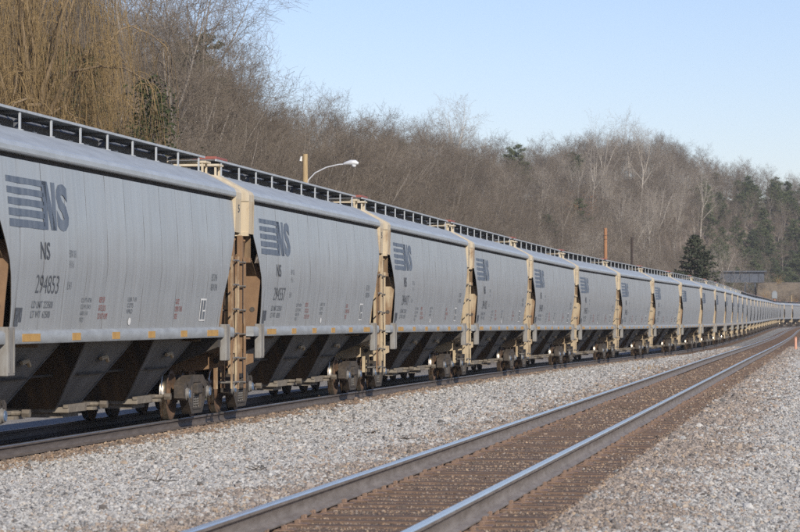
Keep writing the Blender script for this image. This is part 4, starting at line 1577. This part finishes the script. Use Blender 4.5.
shrubs = []
for i in range(3):
    me = sprig(600 + i, 2.7, 30, M['brush'])
    X, t = at((20, 60, 110)[i], (112, 118, 122)[i])
    o = link('leafless_shrub', me, None, (-X, t, float(max(hill_z(t, X), -.7))))
    tag(o, ('leafless brown shrub low behind the willow, leftmost of three', 'leafless brown shrub low behind the willow, middle of three', 'leafless brown shrub low behind the willow, rightmost of three')[i], 'shrub', 'shrubs behind the willow')
    shrubs.append(o)
br = scatter_spots(1500, -1.5, 18, -.16, .9, 2.6, 99)
pts = [(-X, t, max(float(hill_z(t, X)), -.65)) for (d, a, t, X, s) in br]
_rb = random.Random(21)                              # brush at the foot of the road bank beyond the bend, and on its face
for _ in range(110):
    xx = _rb.uniform(-14, 40); tt_ = _rb.uniform(664, 692)
    pts.append((xx, tt_, -.6 + max(0, (tt_ - 676)) * .42))
scatter_object('underbrush', pts, [(o,) for o in shrubs], 'grey-brown leafless underbrush covering the slope', 'underbrush', .6, 1.5, 5)

for (u, D, k, sc, lab) in ((606, 640, 0, 1.05, 'pale-barked bare tree on the slope above the orange pole'), (640, 655, 1, 1.0, 'pale bare tree with forked trunk above the dark pole'),
                           (660, 640, 0, 1.1, 'spreading pale bare tree on the slope just left of the spruce top'), (592, 600, 1, .95, 'slender pale bare tree left of the orange pole'),
                           (676, 700, 2, 1.0, 'pale bare tree high on the slope above the spruce'), (718, 690, 0, 1.2, 'wide-branched pale bare tree rising behind the girder bridge'),
                           (464, 470, 1, .95, 'slim pale trunk on the slope between lamp and tall pine'), (540, 520, 2, .85, 'pale bare tree on the slope beside the tall pine'),
                           (575, 585, 0, .85, 'pale bare tree low on the slope left of the orange pole'), (622, 600, 2, .9, 'pale bare tree straight above the gap between the two poles'), (650, 610, 1, .9, 'slim pale bare tree right above the dark pole'), (700, 740, 1, 1.1, 'slim pale bare tree high above the spruce, toward the pines'), (630, 690, 0, 1.0, 'pale forked bare tree high on the slope between the poles'), (500, 480, 0, .7, 'pale shrubby bare tree left of the tall lone pine'), (380, 330, 0, .6, 'pale low bare tree right of the street lamp head'),
                           (348, 300, 1, .62, 'small pale bare tree just beyond the street lamp'), (420, 380, 2, .7, 'pale low bare tree above the third and fourth cars')):
    X, t = at(u, D)
    plant_tree('pale_bare_tree', *PALE[k], X, t, lab, 'tree', 'pale-barked trees on the slope', sc, u * .7)

PT = pine(511, 17, 'pine', None, .45)
for (u, D, sc, lab) in ((520, 545, .72, 'tall lone pine with ragged top on the ridge at picture centre'), (402, 425, .52, 'small pine on the skyline above the street lamp'),
                        (466, 500, .50, 'pine poking over the skyline, left of the tall pine'), (205, 240, .80, 'dark pine inside the bare treetops at upper left'),
                        (572, 620, .62, 'pine on the skyline right of the tall pine'), (548, 505, .5, 'low pine on the slope, right of the tall pine'),
                        (578, 560, .55, 'green pine low on the slope above the orange pole')):
    X, t = at(u, D)
    plant_tree('pine_tree', *PT, X, t, lab, 'tree', 'pines standing out among the bare trees', sc, u * .3)

for i, (u, D, lab) in enumerate(((572, 560, 'young tree holding russet leaves, low on slope above the fifth car'), (590, 590, 'young tree holding russet leaves, nearer the orange pole'))):
    X, t = at(u, D)
    rr = np.random.default_rng(70 + i)
    cs = rr.normal(0, 1, (70, 3)) * np.array([1.0, 1.0, 1.9]) + np.array([0, 0, 5.2])
    tr = Segs(); tr.add((0, 0, -.3), (0, 0, 8.2), .10, .03)
    for c in cs[:40]: tr.add((0, 0, max(1.2, c[2] - 1)), c, .03, .01)
    plant_tree('russet_tree', tr.mesh('trunk', M['bark'], 5), leaf_cards(rr, cs, np.zeros((70, 3)), .20, 8, .3, M['rusty_leaf'], 'crown', .8), X, t, lab, 'tree', 'trees with russet leaves')

# spruce beside the train
X, t = at(694, 318)
tm, cm = pine(521, 11.3, 'spruce', M['needle_blue'], .06, .46)
plant_tree('spruce_tree', tm, cm, X, t, 'dark conical spruce standing behind the train, left of the bridge', 'tree', None, 1.0, .4, z=-.7)


# weeping willow behind the first car
def willow():
    r = random.Random(33)
    tr = Segs(); cr = Segs()
    H = 15.5
    p = Vector((0, 0, -.3))
    pts = [p]
    for i in range(5):
        p = p + Vector((r.uniform(-.2, .2), r.uniform(-.2, .2), 1.7)); pts.append(p)
    for i in range(5): tr.add(pts[i], pts[i + 1], .42 - .04 * i, .38 - .04 * i)
    tips = []
    for k in range(34):                                  # limbs arch up and out, then droop
        a = k * 2.399 + r.uniform(-.4, .4)
        rho = 6.0 * math.sqrt((k + .5) / 34) * r.uniform(.75, 1.1)
        p0 = pts[2 + k % 4]
        ztop = r.uniform(9.5, 17.5) - .28 * rho
        p2 = Vector((math.cos(a) * rho, math.sin(a) * rho, ztop - r.uniform(.3, 1.6)))
        p1 = Vector((math.cos(a) * rho * .35, math.sin(a) * rho * .35, ztop + 2.0))
        prev = p0; rad = .12
        for j in range(1, 11):
            w = j / 10
            q = p0 * (1 - w) ** 2 + p1 * 2 * w * (1 - w) + p2 * w * w + Vector((r.gauss(0, .10), r.gauss(0, .10), r.gauss(0, .08)))
            tr.add(prev, q, rad, rad * .82); rad *= .82
            if j >= 5:
                for m in range(3): tips.append((prev.lerp(q, r.random()), (q - prev).normalized()))
            prev = q
    for (q, d) in tips:
        dd = (d * .5 + Vector((r.gauss(0, .6), r.gauss(0, .6), r.uniform(-.1, .5)))).normalized()
        s = q.copy(); ln = r.uniform(.25, .75); rad = .014
        for j in range(3):                              # side branch that arches over
            s2 = s + dd * ln * .5
            cr.add(s, s2, rad, rad * .8); rad *= .8
            dd = (dd + Vector((0, 0, -.5))).normalized()
            z = s2.copy(); e = Vector((dd.x * .4 + r.gauss(0, .15), dd.y * .4 + r.gauss(0, .15), -.7)).normalized()
            length = r.uniform(2.0, 9.5); nn = 8; rr_ = .0075
            sway = Vector((r.gauss(0, .05), r.gauss(0, .05), 0))
            for j2 in range(nn):                         # hanging strand
                e = (e + sway + Vector((r.gauss(0, .06), r.gauss(0, .06), -.5))).normalized()
                z2 = z + e * length / nn
                if z2.z < 1.0: break
                cr.add(z, z2, rr_, rr_ * .9); rr_ *= .9
                if j2 > 0 and r.random() < .4:
                    f = (e + Vector((r.gauss(0, .25), r.gauss(0, .25), -.1))).normalized()
                    cr.add(z2, z2 + f * r.uniform(.5, 1.3), rr_ * .8, rr_ * .5)
                z = z2
            s = s2
    return tr.mesh('trunk', simple('willow_bark', (.26, .19, .11), (.15, .11, .07), 5, .9, stretch=(4, 4, .6)), 6), cr.mesh('crown', M['willow'])


wt, wc = willow()
X, t = at(24, 96)
plant_tree('weeping_willow', wt, wc, X, t, 'golden weeping willow with hanging bare strands, behind the nearest car', 'tree', None, 1.0, .3, z=-.7, cname='crown')
X, t = at(-160, 104)
plant_tree('weeping_willow', wt, wc, X, t, 'second golden weeping willow at the far left edge of the picture', 'tree', None, .92, 2.2, z=-.7, cname='crown')

# dark ivy-clad evergreens inside the willow
for i, (u, D, h, lab) in enumerate(((150, 94, 10.2, 'dark green bushy evergreen at the right foot of the willow'), (108, 108, 12.4, 'dark green evergreen half hidden by willow strands'), (62, 118, 13.5, 'deep green evergreen deep behind the willow strands'))):
    X, t = at(u, D)
    tm, cm = pine(530 + i, h, 'spruce', M['needle_dark'], .05, .20, fine=True)
    plant_tree('evergreen_tree', tm, cm, X, t, lab, 'tree', 'evergreens behind the willow', 1.0, i * 1.3, z=-.7)

BIG = [bare_tree(451, 16.5, 'tall', dense=2.0, twig_r=.008), bare_tree(452, 16, 'vase', dense=2.0, twig_r=.008), bare_tree(453, 14.5, 'oak', dense=2.2, twig_r=.008)]
# large bare trees against the sky at upper left
for i, (u, D, k, sc, lab) in enumerate(((178, 190, 0, 1.12, 'big bare tree with crooked trunk against the sky, right of the willow'), (228, 240, 2, 1.05, 'broad bare tree whose twigs fan out against the sky at upper left'),
                                        (204, 215, 1, 1.12, 'dense bare tree around the dark pine at upper left'), (254, 268, 2, .86, 'lower bare tree on the skyline left of the street lamp'), (140, 200, 0, 1.15, 'tall bare tree showing above the willow'),
                                        (190, 240, 1, 1.25, 'bushy bare tree standing behind the big crooked one at upper left'))):
    X, t = at(u, D)
    plant_tree('bare_tree', *BIG[k], X, t, lab, 'tree', 'big bare trees at upper left', sc, i * 1.1 + .4)
_rp = random.Random(55)
for i in range(26):
    a_ = _rp.uniform(2.0, 6.2); s_ = _rp.uniform(.08, .8)
    d_ = float(TOE(a_)) + s_ * float(RDG(a_) - TOE(a_)); t = d_ * math.cos(R(a_)); X = d_ * math.sin(R(a_))
    k = i % 3
    plant_tree('pale_bare_tree', *PALE[k], X, t, wood_label(X, t, s_, ('forked', 'slim', 'wide-crowned')[k] + ' pale-barked bare tree'), 'tree', 'pale-barked trees on the slope', _rp.uniform(.55, .8), _rp.uniform(0, 6))

# ------------------------------------------------------------------ poles, lamp, bridge, small things
X, t = at(305, 132)
e = empty('street_lamp', (-X, t, -.65)); tag(e, 'street lamp with curved arm on a tan wooden pole behind the train', 'street lamp')
H = 1.87 + (317 - 154) * 132 / F_PX + .65
link('pole', MB().tube([(0, 0, 0), (.01, 0, H * .5), (0, 0, H)], [.17, .145, .12], 10).mesh('pole', M['wood_pole'], 50), e)
za = H - 1.15
arm = [(.10, 0, za - .25), (.14, 0, za), (.45, 0, za + .32), (.95, 0, za + .56), (1.5, 0, za + .68), (1.85, 0, za + .70)]
link('arm', MB().tube(arm, .028, 7).mesh('arm', M['alu'], 50), e)
hd = MB()
hd.tube([(1.72, 0, za + .70), (1.85, 0, za + .73), (2.05, 0, za + .76), (2.25, 0, za + .76), (2.38, 0, za + .72)], [.05, .085, .125, .12, .05], 10)
lh = link('lamp_head', hd.mesh('lamp_head', M['alu'], 60), e)
link('lamp_lens', MB().tube([(2.17, 0, za + .66), (2.17, 0, za + .60), (2.17, 0, za + .55)], [.11, .10, .05], 10).mesh('lamp_lens', M['lens'], 60), lh)
ins = MB().tube([(-.20, 0, H - .30), (-.16, 0, H - .10)], [.06, .05], 8); ins.tube([(0, 0, H - .28), (-.20, 0, H - .26)], .02, 6)
link('insulator', ins.mesh('insulator', M['white'], 50), e)

for (u, D, ytop, rad, mat, nm, lab) in ((605.5, 236, 228, .16, 'orange_pole', 'utility_pole', 'bare orange-brown wooden pole sticking up behind the train'), (632, 246, 237, .12, 'dark_pole', 'utility_pole', 'shorter dark wooden pole right of the orange one')):
    X, t = at(u, D)
    H = 1.87 + (317 - ytop) * D / F_PX + .7
    e = empty(nm, (-X, t, -.7)); tag(e, lab, 'pole')
    link('shaft', MB().tube([(0, 0, 0), (0, 0, H - .02), (0, 0, H)], [rad, rad * .85, rad * .6], 10).mesh('shaft', M[mat], 50), e)
    bn = MB()
    for zz in (H - .6, H - .9): bn.tube([(0, 0, zz), (0, 0, zz + .03)], rad * .93, 10)
    link('band', bn.mesh('band', M['coupler'], 50), e)

# girder bridge on trestle bents and its road bank
DB = 690.0
Xr, tb = at(764, DB); Xl, _ = at(655, DB)
zt = 1.87 + (317 - 272.5) * DB / F_PX; zb = 1.87 + (317 - 282) * DB / F_PX
e = empty('girder_bridge', (-Xr, tb, 0)); tag(e, 'blue-grey steel girder bridge on trestle legs, far right of the spruce', 'bridge')
W = Xl - Xr
g = MB()
g.box(-W, 0, -.15, .15, zb, zt); g.box(-W, 0, -.4, .4, zb - .12, zb); g.box(-W, 0, -.4, .4, zt, zt + .12)
link('girder', g.mesh('girder', M['girder']), e)
g = MB(); g.box(-W, 0, 3.6, 3.9, zb, zt)
link('girder', g.mesh('girder', M['girder']), e)
link('deck', MB().box(-W - 4, .6, -.8, 4.6, zt + .12, zt + .4).mesh('deck', M['girder']), e)
st = MB()
k = -W + .6
while k < 0:
    st.box(k - .06, k + .06, -.30, -.151, zb + .01, zt - .01); k += 2.1
link('stiffeners', st.mesh('stiffeners', M['girder']), e)
for xx in (-3.2, -15.5):
    b = MB()
    for dx in (-1.1, 1.1):
        for yy in (0, 3.7): b.tube([(xx + dx * 1.6, yy, -2), (xx + dx, yy, zb - .12)], .16, 6)
    for k in range(4):
        z0, z1 = zb * k / 4, zb * (k + 1) / 4
        b.tube([(xx - 1.5, 0, z0), (xx + 1.3, 0, z1)], .06, 5); b.tube([(xx + 1.5, 0, z0), (xx - 1.3, 0, z1)], .06, 5)
    link('bent', b.mesh('bent', M['girder']), e)
# embankment carrying the road on
m = NT('dry_grass_bank'); f = m.noise(.5, 6, .7); m.color(m.ramp(f, [(.35, (.10, .082, .062)), (.55, (.19, .15, .105)), (.7, (.13, .112, .092))])); m.rough(.95); m.bump(f, .6, .5)
V = []; nx = 40
r = random.Random(12)
for i in range(nx + 1):
    x = -Xr - 1.5 + i * 3.0
    for (dy, z) in ((-17, -1.0), (-12, 2.2), (-6, 4.8), (-1.0, zb - .3), (5, zb), (20, zb - 1)):
        sl = max(0, 1 - i / 1.5) * 0
        V.append((x + r.uniform(-.5, .5), tb + dy + r.uniform(-.6, .6) + i * .4, z + (r.uniform(-.5, .5) if 0 < z < zb - .5 else 0)))
F = []
for i in range(nx):
    for k in range(5): F.append((i * 6 + k, (i + 1) * 6 + k, (i + 1) * 6 + k + 1, i * 6 + k + 1))
F.append((0, 1, 2, 3, 4, 5))
mbk = MB(); mbk.add(V, F)
tag(link('embankment', mbk.mesh('embankment', m.mat, 60)), kind='structure')
gw = [(-Xr - 1 + r.uniform(0, 40), tb - 14 + r.uniform(0, 12), r.uniform(0, 5.5)) for _ in range(60)]
me = sprig(640, 2.4, 30, M['gold_brush'], 'golden_shrub')
for i, (u, dz, lab) in enumerate(((768, 3.6, 'golden dry shrub on the road bank at the bridge end'), (781, 3.0, 'golden dry shrub on the road bank, middle one'), (796, 4.4, 'golden dry shrub on the road bank at the right edge'))):
    X, t = at(u, DB - 8)
    tag(link('golden_shrub', me, None, (-X, t, dz), (0, 0, i), (1.1, 1.1, 1.1)), lab, 'shrub', 'golden shrubs on the road bank')

_gs = [o for o in bpy.data.objects if o.name.startswith('golden_shrub')][:1]
pts = []
for _ in range(150):
    dy = _rb.uniform(-17, 1); zz_ = np.interp(dy, [-17, -12, -6, -1, 5], [-1, 2.2, 4.8, zb - .3, zb]); xx = -Xr - 1 + _rb.uniform(0, 60)
    pts.append((xx, tb + dy + (xx + Xr + 1.5) / 3.0 * .4, float(zz_) - .1))
scatter_object('bank_weeds', pts, [(shrubs[0],), (_gs[0],), (shrubs[1],)], 'dry weeds and brush covering the road bank beyond the bend', 'weeds', .5, 1.3, 17)

# signal mast and thin pole beyond the bend
X, t = at(774.5, 566)
e = empty('signal_mast', (-X, t, -.3)); tag(e, 'orange signal mast with a pale equipment box on top, at the far bend', 'signal')
zz = 1.87 + (317 - 297) * 566 / F_PX
link('mast', MB().tube([(0, 0, 0), (0, 0, zz)], .2, 8).mesh('mast', M['orange_pole'], 50), e)
link('equipment_box', MB().box(-.50, .50, -.35, .35, zz, zz + 1.2, bev=.05).box(-.3, .3, -.3, .3, zz + 1.2, zz + 1.45, bev=.03).mesh('equipment_box', M['boxgrey']), e)
X, t = at(791.5, 655)
e = empty('utility_pole', (-X, t, -.3)); tag(e, 'thin pale pole above the far cars at the right edge', 'pole')
link('shaft', MB().tube([(0, 0, 0), (0, 0, 1.87 + (317 - 294) * 655 / F_PX)], .12, 8).mesh('shaft', M['wood_pole'], 50), e)

# orange marker post, concrete pad, dry weeds and litter on the ballast
X, t = at(795.5, 165)
gz = float(ground_z(t, X))
e = empty('marker_post', (-X, t, gz)); tag(e, 'faded orange marker post on the gravel at the right edge', 'marker post')
link('post', MB().tube([(0, 0, -.05), (0, 0, .62), (0, 0, .66)], [.075, .075, .05], 10).mesh('post', M['orange'], 50), e)
link('cap', MB().tube([(0, 0, .66), (0, 0, .70)], [.085, .06], 10).mesh('cap', M['orange'], 50), e)
X, t = at(803, 108)
gz = float(ground_z(t, X))
o = link('concrete_pad', MB().extrude_poly([(math.cos(a) * .55, math.sin(a) * 9 * (1 if a < math.pi else .8)) for a in np.linspace(0, 6.283, 15)[:-1]], 'z', -.05, .06).mesh('concrete_pad', M['concrete']), None, (-X, t, gz))
tag(o, 'pale concrete pad in the gravel at the right edge', 'concrete pad')

me = sprig(650, .30, 26, M['gold_brush'], 'dry_weed')
for v in me.vertices: v.co.x *= .55; v.co.y *= .55
X, t = at(646, 96)
tag(link('dry_weed', me, None, (-X, t, float(ground_z(t, X)))), 'tuft of orange-brown dry weed on the gravel between the tracks', 'weed')
for i, (u, y_, lab) in enumerate(((453, 413, 'dark upright dead weed stalk in the gravel, close to the main track'), (372, 432, 'dark curled twig lying in the gravel between the tracks'), (404, 442, 'forked dark twig lying near the left rail'), (262, 472, 'dark twig with a brown leaf on the gravel at left'), (160, 477, 'short dark stick on the gravel at lower left'), (625, 412, 'dark scrap of twig between the rails of the main track'))):
    D = 1.7 * F_PX / (y_ - 317)
    X, t = at(u, D)
    s = Segs(); rr = random.Random(80 + i)
    up = i == 0
    for k in range(9):
        p = Vector((rr.gauss(0, .05), rr.gauss(0, .07), .015))
        d = Vector((rr.gauss(0, 1), rr.gauss(0, 1), 2.0 if up else .25)).normalized()
        L_ = rr.uniform(.05, .15)
        q = p + d * L_ * .5; q2 = q + (d + Vector((rr.gauss(0, .4), rr.gauss(0, .4), 0))).normalized() * L_ * .5
        s.add(p, q, .006, .005); s.add(q, q2, .005, .003)
    tag(link('dead_twig', s.mesh('dead_twig', M['bark_dark']), None, (-X, t, float(ground_z(t, X)) + .03)), lab, 'twig', 'twigs and weeds lying on the ballast')


# ------------------------------------------------------------------ thin winter haze
hz = bpy.data.materials.new('winter_haze'); hz.use_nodes = True
hz.node_tree.nodes.clear()
pv = hz.node_tree.nodes.new('ShaderNodeVolumePrincipled')
pv.inputs['Color'].default_value = (.90, .94, 1.0, 1)
pv.inputs['Density'].default_value = .00013
pv.inputs['Anisotropy'].default_value = 0.0
om = hz.node_tree.nodes.new('ShaderNodeOutputMaterial')
hz.node_tree.links.new(pv.outputs[0], om.inputs['Volume'])
o = link('haze', MB().box(-5200, 5200, -300, 5300, -4.0, 75.0).mesh('haze', hz))
tag(o, 'thin pale haze over the valley', 'haze', kind='stuff')
